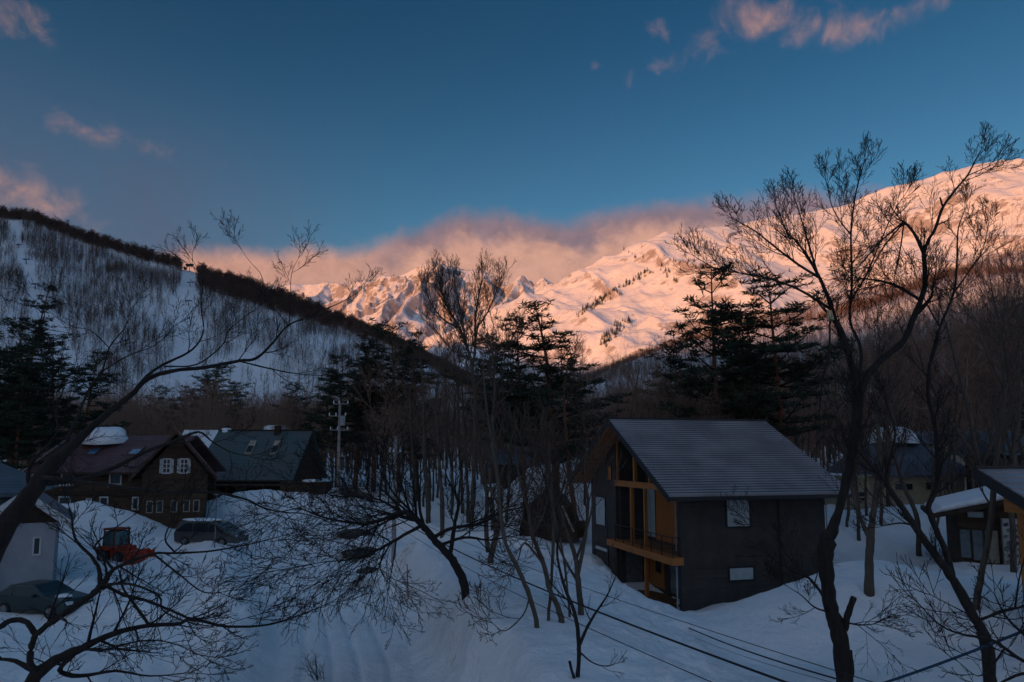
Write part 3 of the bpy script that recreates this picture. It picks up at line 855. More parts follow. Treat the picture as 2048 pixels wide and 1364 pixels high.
M_BLACKWALL = mat('black_siding', (0.050, 0.042, 0.038), 0.75, 1.2, 0.22, bump=0.5, bumpscale=22, bumpdist=0.01)
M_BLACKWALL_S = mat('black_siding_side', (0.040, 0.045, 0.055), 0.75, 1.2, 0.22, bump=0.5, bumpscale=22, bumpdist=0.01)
M_SLATE = mat('dark_metal_roof', (0.26, 0.23, 0.235), 0.42, 0.5, 0.25, bump=0.25, bumpscale=3, spec=0.5)
M_DARKROOF = mat('dark_shingle_roof', (0.085, 0.085, 0.10), 0.6, 0.8, 0.25)
M_DARKTRIM = mat('black_trim', (0.02, 0.02, 0.023), 0.5)
M_CEDAR = mat('cedar', (0.40, 0.145, 0.038), 0.65, 5.0, 0.3, bump=0.3, bumpscale=14, second=(0.30, 0.115, 0.028), stretch=(1, 1, 0.15))
M_CEDARH = mat('cedar_beam', (0.42, 0.155, 0.045), 0.65, 4.0, 0.3, bump=0.3, bumpscale=14, second=(0.31, 0.12, 0.03), stretch=(0.2, 0.2, 1))
M_SOFFIT = mat('soffit', (0.30, 0.12, 0.05), 0.75, 3.0, 0.3)
M_DECK = mat('deck_boards', (0.16, 0.085, 0.04), 0.8, 6.0, 0.3, stretch=(0.2, 1, 1))
M_CURTAIN = mat('curtained_glass', (0.40, 0.44, 0.44), 0.12, 2.0, 0.12, spec=0.6)
M_GLASS = mat('dark_glass', (0.02, 0.025, 0.03), 0.12, None, spec=0.45)
M_GREYGLASS = mat('grey_glass', (0.12, 0.14, 0.15), 0.15, 3, 0.2, spec=0.7)
M_TEALGLASS = mat('teal_glass', (0.06, 0.15, 0.16), 0.1, 3, 0.2, spec=0.8)
M_PIPE = mat('downpipe', (0.36, 0.40, 0.45), 0.4, None, metal=0.5)
M_RAIL = mat('black_rail', (0.015, 0.015, 0.016), 0.5)
M_SNOWCAP = snow_mat('roof_snow', (0.84, 0.85, 0.87))
M_LOG = mat('dark_brown_boards', (0.060, 0.034, 0.020), 0.8, 3.0, 0.35, bump=0.5, bumpscale=9, stretch=(0.2, 0.2, 1))
M_LOG2 = mat('brown_band', (0.035, 0.022, 0.014), 0.8, 3.0, 0.3)
M_REDROOF = mat('dull_red_roof', (0.125, 0.062, 0.062), 0.6, 0.9, 0.3, bump=0.3, bumpscale=5, second=(0.080, 0.042, 0.044))
M_GREENROOF = mat('green_roof', (0.050, 0.090, 0.088), 0.6, 0.45, 0.3, bump=0.3, bumpscale=4, second=(0.075, 0.080, 0.080))
M_WHITETRIM = mat('white_trim', (0.46, 0.46, 0.45), 0.6, 6, 0.15)
M_BLUEGLASS = mat('skylight_glass', (0.03, 0.13, 0.22), 0.08, None, spec=0.8)
M_BLUEROOF = mat('blue_grey_roof', (0.062, 0.088, 0.108), 0.55, 0.8, 0.2, bump=0.2)
M_BLUEWALL = mat('blue_grey_siding', (0.048, 0.064, 0.080), 0.8, 2, 0.2)
M_PALEWALL = mat('pale_grey_wall', (0.28, 0.29, 0.31), 0.8, 0.9, 0.12, bump=0.3, bumpscale=4)
M_CREAM = mat('cream_wall', (0.34, 0.30, 0.20), 0.85, 1.2, 0.15)
M_BRICKWALL = mat('dull_pink_wall', (0.22, 0.14, 0.12), 0.85, 3, 0.3)
M_BEIGE = mat('beige_boards', (0.30, 0.26, 0.20), 0.8, 2, 0.2)
M_CONCRETE = mat('concrete', (0.30, 0.30, 0.30), 0.85, 4, 0.2, bump=0.3, bumpscale=8)
M_STONE = mat('stone', (0.16, 0.15, 0.14), 0.85, 3, 0.4, bump=0.6, bumpscale=7)
M_STONE2 = mat('dark_stone', (0.07, 0.065, 0.062), 0.85, 3, 0.4, bump=0.6, bumpscale=7)
M_MORTAR = mat('mortar', (0.36, 0.35, 0.33), 0.9, 5, 0.2, bump=0.4)
M_RED = mat('orange_red_paint', (0.34, 0.045, 0.020), 0.5, 4, 0.4)
M_REDDULL = mat('dull_red_paint', (0.17, 0.035, 0.022), 0.5, 4, 0.25)
M_BLACKRUB = mat('black_rubber', (0.02, 0.02, 0.02), 0.85, 8, 0.2)
M_RIM = mat('rim', (0.35, 0.35, 0.37), 0.35, None, metal=0.8)
M_STEEL = mat('dull_steel', (0.20, 0.20, 0.21), 0.5, None, metal=0.5)
M_CARGREEN = mat('dark_green_paint', (0.010, 0.022, 0.020), 0.3, None, spec=0.6)
M_CARTEAL = mat('teal_paint', (0.02, 0.06, 0.06), 0.25, None, spec=0.6)
M_CARSILVER = mat('grey_paint', (0.09, 0.09, 0.09), 0.3, None, spec=0.5, metal=0.3)
M_CARDARK = mat('olive_dark_paint', (0.035, 0.036, 0.030), 0.35, None, spec=0.5)
M_LAMPGLASS = mat('lamp_glass', (0.55, 0.55, 0.55), 0.15, None, spec=0.7)
M_POLE = mat('pole_concrete', (0.26, 0.24, 0.23), 0.85, 3, 0.2)
M_PORCELAIN = mat('porcelain', (0.6, 0.6, 0.6), 0.3)
M_REDPOLE = mat('red_pole', (0.36, 0.05, 0.03), 0.6)
M_CABLE = mat('black_cable', (0.012, 0.013, 0.016), 0.6)
M_BLUECABLE = mat('blue_cable', (0.012, 0.045, 0.085), 0.5)

def window(parent, plane, u0, u1, z0, z1, at, out=-1, fw=0.06, glass=None, frame=None, bars=(0, 0), proud=0.05, sill=False, label=None):
    """a window on the wall plane 'x' = at or 'y' = at; u along the wall"""
    glass = glass or M_CURTAIN; frame = frame or M_DARKTRIM
    K = Kit()
    def bx(k, a, b, c, d, p0, p1):
        q0, q1 = sorted((at + out * p0, at + out * p1))
        if plane == 'x': k.box(q0, q1, a, b, c, d)
        else: k.box(a, b, q0, q1, c, d)
    bx(K, u0 - fw, u1 + fw, z1, z1 + fw, 0.0, proud); bx(K, u0 - fw, u1 + fw, z0 - fw, z0, 0.0, proud)
    bx(K, u0 - fw, u0, z0, z1, 0.0, proud); bx(K, u1, u1 + fw, z0, z1, 0.0, proud)
    for i in range(bars[0]):
        c = u0 + (u1 - u0) * (i + 1) / (bars[0] + 1); bx(K, c - fw * .3, c + fw * .3, z0, z1, 0.012, proud * 0.9)
    for i in range(bars[1]):
        c = z0 + (z1 - z0) * (i + 1) / (bars[1] + 1); bx(K, u0, u1, c - fw * .3, c + fw * .3, 0.014, proud * 0.85)
    w = K.build('window', frame, parent, label=label)
    g = Kit(); bx(g, u0, u1, z0, z1, 0.002, 0.011); g.build('pane', glass, w)
    if sill:
        s_ = Kit(); bx(s_, u0 - fw * 1.6, u1 + fw * 1.6, z0 - fw * 2.2, z0 - fw * 1.02, 0.0, proud * 2.2); s_.build('sill', frame, w)
    return w
def slope_roof(parent, x0, x1, ye, ze, yr, zr, th, m, courses=0, name='roof', m2=None, lap=0.03, yo=None):
    """one pitch, eave at (ye, ze), ridge at (yr, zr), running x0..x1"""
    o = Kit().px([(ye, ze - th), (yr, zr - th), (yr, zr), (ye, ze)], x0, x1).build(name, m, parent)
    if courses:
        K = Kit()
        for i in range(courses):
            a, b = i / courses, (i + 1) / courses
            y0, z0, y1, z1 = ye + (yr - ye) * a, ze + (zr - ze) * a, ye + (yr - ye) * b, ze + (zr - ze) * b
            K.px([(y0, z0 + 0.004), (y1, z1 + 0.004), (y1, z1 + 0.006), (y0, z0 + lap)], x0 + 0.01, x1 - 0.01)
        K.build('roof_courses', m2 or m, o, kind='stuff')
        if courses > 20:  # dark strips stand in for the shade line under each course
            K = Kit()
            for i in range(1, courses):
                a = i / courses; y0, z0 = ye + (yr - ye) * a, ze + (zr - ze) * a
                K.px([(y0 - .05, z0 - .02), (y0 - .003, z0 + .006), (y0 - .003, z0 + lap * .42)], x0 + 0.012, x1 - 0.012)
            K.build('lap_shade_strips', M_DARKTRIM, o, kind='stuff')
    return o
def snow_lump(name, pts_px=None, c=None, size=(1, 1, 0.5), seed=0, parent=None, label=None, cat=None, rz=0.0, tilt=(0, 0), group=None, sharp=1.0):
    """a rounded heap of snow with a flat underside"""
    nu, nv = 28, 12; V = []; F = []
    for j in range(nv + 1):
        ph = j / nv * math.pi / 2
        for i in range(nu):
            th = i / nu * 2 * math.pi
            k = 1 + 0.34 * float(fbm(np.array(math.cos(th) * 2 + seed * 5.1), np.array(math.sin(th) * 2 + ph), 1.3, 3, seed))
            r = math.cos(ph) ** (0.55 * sharp)
            V.append((size[0] * r * math.cos(th) * k, size[1] * r * math.sin(th) * k, size[2] * math.sin(ph) ** 0.9 * (1 + 0.15 * (k - 1)) ))
    for j in range(nv):
        for i in range(nu):
            a = j * nu + i; b = j * nu + (i + 1) % nu; F.append((a, b, b + nu, a + nu))
    me = mesh_np(name, V, np.array(F), M_SNOWCAP, smooth=True)
    o = obj(name, me, parent, c); o.rotation_euler = (tilt[0], tilt[1], rz)
    if label: tag(o, label, cat, group)
    return o

# ------------------------------------------------------------------ the dark house
HPHI = math.atan(360 / 1365)
H = empty('house', (8.0, 33.0, 0), HPHI)
tag(H, 'dark two storey house with grey ribbed roof and orange timber balcony', 'house')
SL = (9.54 - 5.65) / (5.73 + 1.2); YR = 5.73
def under(y): return (5.65 + SL * (y + 1.2) if y <= YR else 9.54 - SL * (y - YR)) - 0.26
Kit().box(0, 8.1, 0, 0.2, -0.6, under(0)).build('wall', M_BLACKWALL, H)
Kit().px([(7.6, -0.6), (11.5, -0.6), (11.5, under(11.5)), (7.6, under(7.6))], 0, 0.2).build('wall', M_BLACKWALL, H)
Kit().px([(7.4, -0.6), (7.6, -0.6), (7.6, under(7.6) - 0.02), (7.4, under(7.4) - 0.02)], 0.2, 1.8).build('wall', M_BLACKWALL, H)
Kit().px([(0.2, -0.6), (7.6, -0.6), (7.6, under(7.6) - 0.02), (YR, under(YR) - 0.02), (0.2, under(0.2) - 0.02)], 1.8, 2.0).build('wall', M_BLACKWALL, H)
Kit().px([(0.2, -0.6), (11.5, -0.6), (11.5, under(11.5)), (YR, under(YR)), (0.2, under(0.2))], 7.9, 8.1).build('wall', M_BLACKWALL, H)
Kit().box(0.2, 7.9, 11.3, 11.5, -0.6, under(11.5)).build('wall', M_BLACKWALL, H)
# thin reveal at the near corner: the end of the side wall with its downpipe
Kit().box(-0.02, -0.002, 0.0, 0.22, -0.4, 5.9).build('corner_trim', M_DARKTRIM, H)
Kit().cyl((-0.06, 0.32, 0.05), (-0.06, 0.32, 2.2), 0.04, 8).build('downpipe', M_PIPE, H)
Kit().cyl((-0.05, 0.34, 2.95), (-0.05, 0.34, 5.6), 0.035, 8).build('downpipe', M_STEEL, H)
Kit().cyl((5.4, -0.07, 0.0), (5.4, -0.07, 5.9), 0.04, 8).build('downpipe', M_DARKTRIM, H)
Kit().cyl((8.16, -0.05, 0.0), (8.16, -0.05, 5.6), 0.035, 8).build('downpipe', M_PIPE, H)
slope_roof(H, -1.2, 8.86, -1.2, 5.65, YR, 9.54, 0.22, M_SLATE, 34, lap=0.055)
slope_roof(H, -1.2, 8.86, 12.2, 9.54 - SL * (12.2 - YR), YR, 9.54, 0.22, M_SLATE, 0)
Kit().box(-1.22, 8.88, YR - 0.16, YR + 0.16, 9.50, 9.62).build('ridge_cap', M_DARKTRIM, H)
# soffit and verge boards
K = Kit(); K.px([(-1.15, 5.65 - 0.245), (YR, 9.54 - 0.245), (YR, 9.54 - 0.223), (-1.15, 5.65 - 0.223)], -1.15, -0.01)
K.px([(12.1, 9.54 - SL * (12.1 - YR) - 0.245), (YR, 9.54 - 0.245), (YR, 9.54 - 0.223), (12.1, 9.54 - SL * (12.1 - YR) - 0.223)], -1.15, -0.01); K.build('soffit', M_SOFFIT, H)
K = Kit(); K.px([(-1.25, 5.36), (YR, 9.27), (YR, 9.56), (-1.25, 5.66)], -1.26, -1.205); K.px([(12.25, 9.54 - SL * 6.52 - 0.3), (YR, 9.27), (YR, 9.56), (12.25, 9.54 - SL * 6.52)], -1.26, -1.205)
K.build('verge_board', M_DARKTRIM, H)
Kit().box(-1.2, 8.86, -1.30, -1.205, 5.42, 5.60).build('gutter', M_DARKTRIM, H)
for yy in (2.2, 4.0, 9.4, 11.0):
    z_ = under(yy) - 0.08; Kit().box(-1.1, -0.01, yy - 0.05, yy + 0.05, z_ - 0.06, z_ + 0.0).build('rafter', M_CEDARH, H)
# timber of the open bay
Kit().box(-0.10, 0.10, 0.25, 7.58, 5.74, 6.06).build('beam', M_CEDARH, H)
for (yy, z0, z1, w) in ((5.37, 2.72, 5.74, .09), (3.70, 2.72, 5.74, .08), (3.72, -0.1, 2.36, .09), (4.9, 6.06, under(4.9) - .02, .09), (3.1, 6.06, under(3.1) - .02, .07), (7.3, 6.06, under(7.3) - .02, .05)):
    Kit().box(-w, w, yy - w, yy + w, z0, z1).build('post', M_CEDAR, H)
# boards at the back of the bay: each board a part
def boards(y0, y1, z0, z1, n, m=M_CEDAR, x=1.8):
    w = (y1 - y0) / n; k = Kit(); k.box(x - 0.03, x - 0.002, y0 + 0.008, y0 + w - 0.008, z0, z1); first = k.build('board', m, H)
    for i in range(1, n):
        b = obj('board', first.data, H); b.location = (-(i % 2) * 0.004, i * w, 0)
boards(3.0, 6.05, 2.75, 5.95, 16)
boards(5.2, 7.0, 0.15, 2.35, 10)
boards(4.3, 5.2, 6.1, 8.1, 5, x=1.4)
window(H, 'x', 6.12, 7.25, 2.85, 5.6, 1.8, fw=0.05, bars=(0, 0), label='tall curtained glass door behind the balcony')
window(H, 'x', 5.6, 6.1, 1.0, 2.1, 1.768, fw=0.04, glass=M_GLASS, bars=(1, 2))
window(H, 'x', 0.5, 4.6, 0.1, 2.3, 1.8, fw=0.06, glass=M_GREYGLASS, bars=(2, 0))
window(H, 'x', 2.5, 4.2, 6.2, 7.1, 1.8, fw=0.05, glass=M_GLASS, bars=(2, 0))
Kit().box(0.5, 1.5, 7.355, 7.398, -0.1, 2.2).build('panel', M_GREYGLASS, H)
Kit().box(0.5, 1.6, 7.355, 7.398, 2.9, 5.5).build('panel', M_BLACKWALL_S, H)
# balcony
bal = Kit().box(-0.60, -0.002, -0.27, 7.62, 2.36, 2.70).build('balcony', M_CEDARH, H)
Kit().box(-0.02, 1.79, 0.22, 7.38, 2.52, 2.66).build('balcony_floor', M_DECK, bal)
K = Kit().box(-0.56, -0.53, -0.22, 7.6, 3.62, 3.66)
for zz in (2.95, 3.17, 3.4): K.box(-0.55, -0.54, -0.22, 7.6, zz, zz + 0.014)
K.box(-0.55, 0.0, -0.23, -0.20, 3.62, 3.66)
K.build('handrail', M_RAIL, bal)
p0 = Kit().box(-0.565, -0.525, -0.24, -0.20, 2.30, 3.62).build('baluster', M_RAIL, bal)
for i in range(1, 8):
    b = obj('baluster', p0.data, bal); b.location = (0, i * 1.115, 0)
# deck with its own boards
dk = Kit().box(-0.9, 1.79, 0.3, 7.3, -0.28, -0.10).build('deck', M_DECK, H)
b0 = Kit().box(-0.95, 1.78, 0.3, 0.42, -0.096, -0.07).build('deck_board', M_DECK, dk)
for i in range(1, 50):
    b = obj('deck_board', b0.data, dk); b.location = (0.01 * (i % 3), i * 0.14, 0)
# windows of the solid walls
window(H, 'x', 9.2, 10.75, 3.25, 4.93, 0.0, fw=0.07, label='pale curtained window on the gable wall')
window(H, 'x', 8.9, 10.9, 1.72, 1.93, 0.0, fw=0.05)
window(H, 'x', 8.15, 8.75, 6.05, 6.85, 0.0, fw=0.05, glass=M_CEDAR)
Kit().box(-0.05, -0.002, 10.95, 11.03, 0.6, 1.95).build('post', M_DARKTRIM, H)
Kit().box(-0.05, -0.002, 8.75, 8.83, 0.2, 1.95).build('post', M_DARKTRIM, H)
window(H, 'y', 2.51, 3.74, 4.06, 5.32, -0.016, fw=0.08, label='square curtained window high on the long wall')
window(H, 'y', 2.55, 3.85, 1.52, 2.08, -0.016, fw=0.07, label='low wide window near the snow')
# horizontal siding joints on both walls, real laps
K = Kit()
for i in range(26):
    z_ = -0.2 + i * 0.235
    if z_ < 5.7: K.px([(-0.001, z_), (-0.014, z_), (-0.001, z_ + 0.12)], 0.01, 8.09)
K.build('siding_laps', M_BLACKWALL, H, kind='stuff')
snow_lump('roof_snow', c=(-1.0, 9.2, 7.72), size=(0.16, 0.28, 0.2), seed=3, parent=H)

# ------------------------------------------------------------------ chalet with the dull red roof
Cb = empty('chalet', (-40.1, 58.6, 0), math.radians(-8))
tag(Cb, 'brown timber chalet with dull red roof, white framed windows and snow on its ridge', 'house')
Kit().box(0, 10.6, 0, 0.25, 1.0, 6.1).build('wall', M_LOG, Cb)
Kit().box(0, 0.25, 0.25, 8.0, 1.0, 6.1).build('wall', M_LOG, Cb)
Kit().box(0.25, 11.2, 7.8, 8.0, 1.0, 6.1).build('wall', M_LOG, Cb)
rf = slope_roof(Cb, -0.9, 11.4, -0.9, 6.12, 4.1, 9.25, 0.2, M_REDROOF, 14, lap=0.035)
slope_roof(Cb, -0.9, 11.6, 9.0, 6.12, 4.1, 9.25, 0.2, M_REDROOF)
Kit().px([(0, 6.0), (8, 6.0), (4.1, 8.95)], -0.0, 0.25).build('gable', M_LOG, Cb)
Kit().box(-1.0, 9.6, -1.0, -0.905, 5.93, 6.08).build('gutter', M_LOG2, Cb)
Kit().px([(-0.95, 5.9), (4.1, 9.02), (4.1, 9.27), (-0.95, 6.14)], -0.98, -0.905).build('verge_board', M_WHITETRIM, Cb)
Kit().box(-0.02, 9.9, -0.13, -0.002, 4.15, 4.5).build('band', M_LOG2, Cb)
K = Kit()
for i in range(24): K.px([(-0.001, 1.2 + i * .2), (-0.035, 1.2 + i * .2), (-0.001, 1.34 + i * .2)], 0.0, 9.9)
K.build('siding_laps', M_LOG, Cb, kind='stuff')
for (u0, u1, z0, z1) in ((2.1, 3.0, 5.2, 5.95), (6.6, 7.5, 5.15, 5.95)):
    window(Cb, 'y', u0, u1, z0, z1, -0.037, fw=0.13, glass=M_GLASS, frame=M_WHITETRIM, bars=(0, 0), sill=True, proud=0.06)
for (u0, u1, z0, z1) in ((2.0, 2.9, 3.2, 3.95), (5.8, 6.4, 3.1, 3.95), (8.8, 9.2, 3.1, 3.95), (9.6, 9.9, 3.1, 3.8)):
    window(Cb, 'y', u0, u1, z0, z1, -0.037, fw=0.12, glass=M_GLASS, frame=M_WHITETRIM, proud=0.06)
K = Kit()
for i in range(3):
    for j in range(2): K.box(4.42 + i * .2, 4.55 + i * .2, -0.05, -0.002, 3.45 + j * .28, 3.66 + j * .28)
K.build('sign_board', M_WHITETRIM, Cb)
# cross gable
before = set(bpy.data.objects)
cx0, cx1, cyf = 9.95, 14.55, -2.0
Kit().box(cx0, cx1, cyf, cyf + 0.25, 1.0, 6.0).build('wall', M_LOG, Cb)
Kit().box(cx1 - 0.25, cx1, cyf + 0.25, 8.0, 1.0, 6.0).build('wall', M_LOG, Cb)
Kit().box(cx0, cx0 + 0.25, cyf + 0.25, 0.0, 1.0, 6.0).build('wall', M_LOG, Cb)
xm = (cx0 + cx1) / 2
Kit().py([(cx0, 6.0), (cx1, 6.0), (xm, 8.95)], cyf, cyf + 0.25).build('gable', M_LOG, Cb)
for sgn in (-1, 1):
    e = 3.05
    Kit().py([(xm + sgn * e, 5.55), (xm, 9.25), (xm, 9.45), (xm + sgn * e, 5.76)], cyf - 0.8, 4.3).build('roof', M_REDROOF, Cb)
    Kit().py([(xm + sgn * (e + .05), 5.5), (xm, 9.18), (xm, 9.47), (xm + sgn * (e + .05), 5.78)], cyf - 0.88, cyf - 0.805).build('verge_board', M_LOG, Cb)
for c_ in (xm - 0.62, xm + 0.62):
    window(Cb, 'y', c_ - 0.22, c_ + 0.22, 6.15, 7.15, cyf, fw=0.11, glass=M_GLASS, frame=M_WHITETRIM, bars=(1, 2), proud=0.06)
    for s_ in (-1, 1): Kit().box(c_ + s_ * 0.42 - 0.07, c_ + s_ * 0.42 + 0.07, cyf - 0.04, cyf - 0.002, 6.1, 7.2).build('shutter', M_WHITETRIM, Cb)
for c_ in (10.6, 11.3, 12.3, 13.2, 13.9):
    window(Cb, 'y', c_ - 0.17, c_ + 0.17, 3.1, 3.9, cyf, fw=0.07, glass=M_GLASS, frame=M_BEIGE, proud=0.06)
from mathutils import Matrix
def turn_parts(before, root, pivot, ang, shift=(0, 0, 0)):
    M = Matrix.Translation(Vector(pivot) + Vector(shift)) @ Matrix.Rotation(ang, 4, 'Z') @ Matrix.Translation(-Vector(pivot))
    for o_ in set(bpy.data.objects) - before:
        if o_.parent == root: o_.matrix_basis = M @ o_.matrix_basis
turn_parts(before, Cb, (xm, cyf, 0), math.radians(31), (1.6, -0.2, 0))
# skylights
for xs in (3.0, 7.0):
    yy0, yy1 = 1.2, 2.3; f = lambda y: 6.12 + (9.25 - 6.12) / 5.0 * (y + 0.9)
    w = Kit().px([(yy0, f(yy0) + .02), (yy1, f(yy1) + .02), (yy1, f(yy1) + .22), (yy0, f(yy0) + .14)], xs, xs + 0.95).build('skylight', M_REDROOF, Cb)
    Kit().px([(yy0 + .08, f(yy0 + .08) + .145), (yy1 - .45, f(yy1 - .45) + .185), (yy1 - .45, f(yy1 - .45) + .20), (yy0 + .08, f(yy0 + .08) + .165)], xs + .07, xs + .88).build('pane', M_BLUEGLASS, w)
o = snow_lump('snow_cap', c=P(214, 884, 61.5), size=(1.95, 1.5, 1.35), seed=1, label='big rounded heap of snow hanging over the chalet ridge', cat='snow', tilt=(0.15, 0.0))

# ------------------------------------------------------------------ barn with the green roof
Bn = empty('barn', (-32.1, 70.8, 0), math.radians(-1)); Bn.scale = (0.79, 1, 1)
tag(Bn, 'steep green roofed barn with dark timber walls behind the chalet', 'barn')
Kit().box(0, 12.0, 0, 0.2, 2.0, 5.1).build('wall', M_LOG2, Bn)
Kit().px([(0, 2), (10.6, 2), (10.6, 5.1), (5.3, 9.9), (0, 5.1)], 11.8, 12.0).build('wall', M_LOG, Bn)
br = slope_roof(Bn, -0.8, 12.5, -0.8, 5.0, 5.3, 10.25, 0.2, M_GREENROOF, 16, lap=0.03)
slope_roof(Bn, -0.8, 12.5, 11.4, 5.0, 5.3, 10.25, 0.2, M_GREENROOF)
Kit().box(-0.8, 12.5, 5.15, 5.45, 10.2, 10.33).build('ridge_cap', M_LOG2, Bn)
Kit().box(-0.8, 12.5, -0.9, -0.805, 4.78, 4.93).build('gutter', M_LOG2, Bn)
Kit().box(-0.5, 12.3, -2.6, -0.2, 4.45, 4.6).build('porch_roof', M_LOG, Bn)
for i in range(6): Kit().box(0.2 + i * 2.3, 0.38 + i * 2.3, -2.5, -2.32, 2.5, 4.45).build('post', M_LOG, Bn)
fb = lambda y: 5.0 + (10.25 - 5.0) / 6.1 * (y + 0.8)
for xs in (4.6, 8.0):
    w = Kit().px([(2.2, fb(2.2) + .02), (3.6, fb(3.6) + .02), (3.6, fb(3.6) + .30), (2.2, fb(2.2) + .16)], xs, xs + 0.9).build('skylight', M_BEIGE, Bn)
    Kit().px([(2.3, fb(2.3) + .175), (3.0, fb(3.0) + .24), (3.0, fb(3.0) + .26), (2.3, fb(2.3) + .195)], xs + .08, xs + .82).build('pane', M_GLASS, w)
Kit().box(7.4, 8.1, 4.6, 5.2, 9.6, 10.75).build('chimney', M_LOG2, Bn)
sb = empty('house', (P(405, 880, 84)[0], 84, 3.5)); tag(sb, 'low house with a fully snowed roof between chalet gable and green barn', 'house')
Kit().box(-3, 2.6, 0, 5, 0, 3.6).build('wall', M_LOG2, sb)
Kit().px([(-.6, 3.6), (3, 7.0), (6.6, 3.6)], -3.6, 3.2).build('roof', M_SLATE, sb)
Kit().px([(-.7, 3.75), (3, 7.2), (6.7, 3.75), (3, 7.05)], -3.7, 3.3).build('roof_snow', M_SNOWCAP, sb)
snow_lump('snow_cap', c=P(452, 866, 76.3), size=(0.65, 0.5, 0.55), seed=2, label='small lump of snow near the left end of the green barn ridge', cat='snow')
fh = empty('house', (P(556, 862, 96)[0], 96, 5.8)); tag(fh, 'far low house whose snowy roof shows above the green barn', 'house')
Kit().box(-3.2, 4.2, 0, 6, 0, 4.2).build('wall', M_LOG2, fh)
Kit().px([(-.6, 4.2), (3, 5.4), (6.6, 4.2)], -3.8, 4.8).build('roof', M_DARKROOF, fh)
snow_lump('roof_snow', c=(-1.0, 2.6, 5.0), size=(2.1, 1.4, 1.0), seed=5, parent=fh)
# low dark shed beside the barn
xs, ys, zs = hit(604, 988)
sh = empty('shed', (xs, ys + 0.4, zs - 0.2)); tag(sh, 'low dark red brown shed with snow on top beside the green barn', 'shed')
Kit().box(-2.2, 2.1, 0, 2.2, 0, 1.15).build('wall', M_LOG, sh)
Kit().box(-2.35, 2.2, -0.12, 2.3, 1.152, 1.26).build('roof', M_LOG2, sh)
snow_lump('roof_snow', c=(0.5, 1.0, 1.26), size=(0.9, 0.7, 0.25), seed=8, parent=sh)

# ------------------------------------------------------------------ blue grey house at the left edge
_a = math.radians(27)
Lh = empty('house', (-27.0 - 19.0 * math.cos(_a), 38.5 - 19.0 * math.sin(_a), 0), _a); tag(Lh, 'blue grey house at the left edge with ribbed roof and pale gabled wing', 'house')
k = Kit(); k.hexa([(0, 0.0, 5.2), (19.5, 0.0, 5.2), (15.7, 4.4, 7.42), (0, 4.4, 7.42), (0, 0.0, 5.4), (19.5, 0.0, 5.4), (15.7, 4.4, 7.62), (0, 4.4, 7.62)]).build('roof', M_BLUEROOF, Lh)
k = Kit()
for i in range(15):
    a, b = i / 15, (i + 1) / 15
    k.hexa([(0, 4.4 * a, 5.404 + 2.22 * a), (19.5 - 3.8 * a, 4.4 * a, 5.404 + 2.22 * a), (19.5 - 3.8 * b, 4.4 * b, 5.404 + 2.22 * b), (0, 4.4 * b, 5.404 + 2.22 * b),
            (0, 4.4 * a, 5.435 + 2.22 * a), (19.5 - 3.8 * a, 4.4 * a, 5.435 + 2.22 * a), (19.5 - 3.8 * b, 4.4 * b, 5.41 + 2.22 * b), (0, 4.4 * b, 5.41 + 2.22 * b)])
k.build('roof_courses', M_BLUEROOF, Lh, kind='stuff')
Kit().poly([(19.5, 0, 5.41), (19.5, 8.8, 5.41), (15.7, 4.4, 7.63)]).poly([(0, 8.8, 5.41), (19.5, 8.8, 5.41), (15.7, 4.4, 7.63), (0, 4.4, 7.63)]).build('roof', M_BLUEROOF, Lh)
Kit().box(0, 18.7, 0.5, 0.75, 0, 5.3).build('wall', M_BLUEWALL, Lh)
Kit().box(18.45, 18.7, 0.76, 8.2, 0, 5.3).build('wall', M_BLUEWALL, Lh)
k = Kit()
for i in range(20): k.px([(0.499, .4 + i * .24), (0.465, .4 + i * .24), (0.499, .56 + i * .24)], 0, 18.7)
k.build('siding_laps', M_BLUEWALL, Lh, kind='stuff')
# wing
before = set(bpy.data.objects)
Kit().box(19.2, 21.9, -2.6, -2.4, 0.1, 3.95).build('wall', M_PALEWALL, Lh)
Kit().box(21.7, 21.9, -2.39, 0.4, 0.1, 3.95).build('wall', M_PALEWALL, Lh)
Kit().py([(18.6, 3.955), (22.1, 3.955), (20.5, 5.35)], -2.6, -2.4).build('gable', M_LOG2, Lh)
Kit().hexa([(22.55, -3.4, 3.72), (22.55, 2.2, 3.72), (20.5, 2.2, 5.42), (20.5, -3.4, 5.42), (22.65, -3.4, 3.92), (22.65, 2.2, 3.92), (20.5, 2.2, 5.66), (20.5, -3.4, 5.66)]).build('roof', M_BLUEROOF, Lh)
Kit().hexa([(18.4, -3.4, 3.72), (20.5, -3.4, 5.42), (20.5, 2.2, 5.42), (18.4, 2.2, 3.72), (18.3, -3.4, 3.92), (20.5, -3.4, 5.66), (20.5, 2.2, 5.66), (18.3, 2.2, 3.92)]).build('roof', M_BLUEROOF, Lh)
Kit().hexa([(22.7, -3.46, 3.52), (22.7, -3.405, 3.52), (20.5, -3.405, 5.30), (20.5, -3.46, 5.30), (22.75, -3.46, 3.96), (22.75, -3.405, 3.96), (20.5, -3.405, 5.72), (20.5, -3.46, 5.72)]).build('barge_board', M_WHITETRIM, Lh)
Kit().hexa([(18.3, -3.46, 3.52), (20.5, -3.46, 5.30), (20.5, -3.405, 5.30), (18.3, -3.405, 3.52), (18.25, -3.46, 3.96), (20.5, -3.46, 5.72), (20.5, -3.405, 5.72), (18.25, -3.405, 3.96)]).build('barge_board', M_WHITETRIM, Lh)
window(Lh, 'y', 21.0, 21.22, 2.35, 3.15, -2.6, fw=0.08, glass=M_GLASS, frame=M_WHITETRIM, proud=0.05)
Kit().box(17.6, 19.2, -3.6, -3.4, 0.1, 2.9).build('wall', M_PALEWALL, Lh)

turn_parts(before, Lh, (20.5, -2.5, 0), math.radians(3), (-1.2, 0.0, 0))

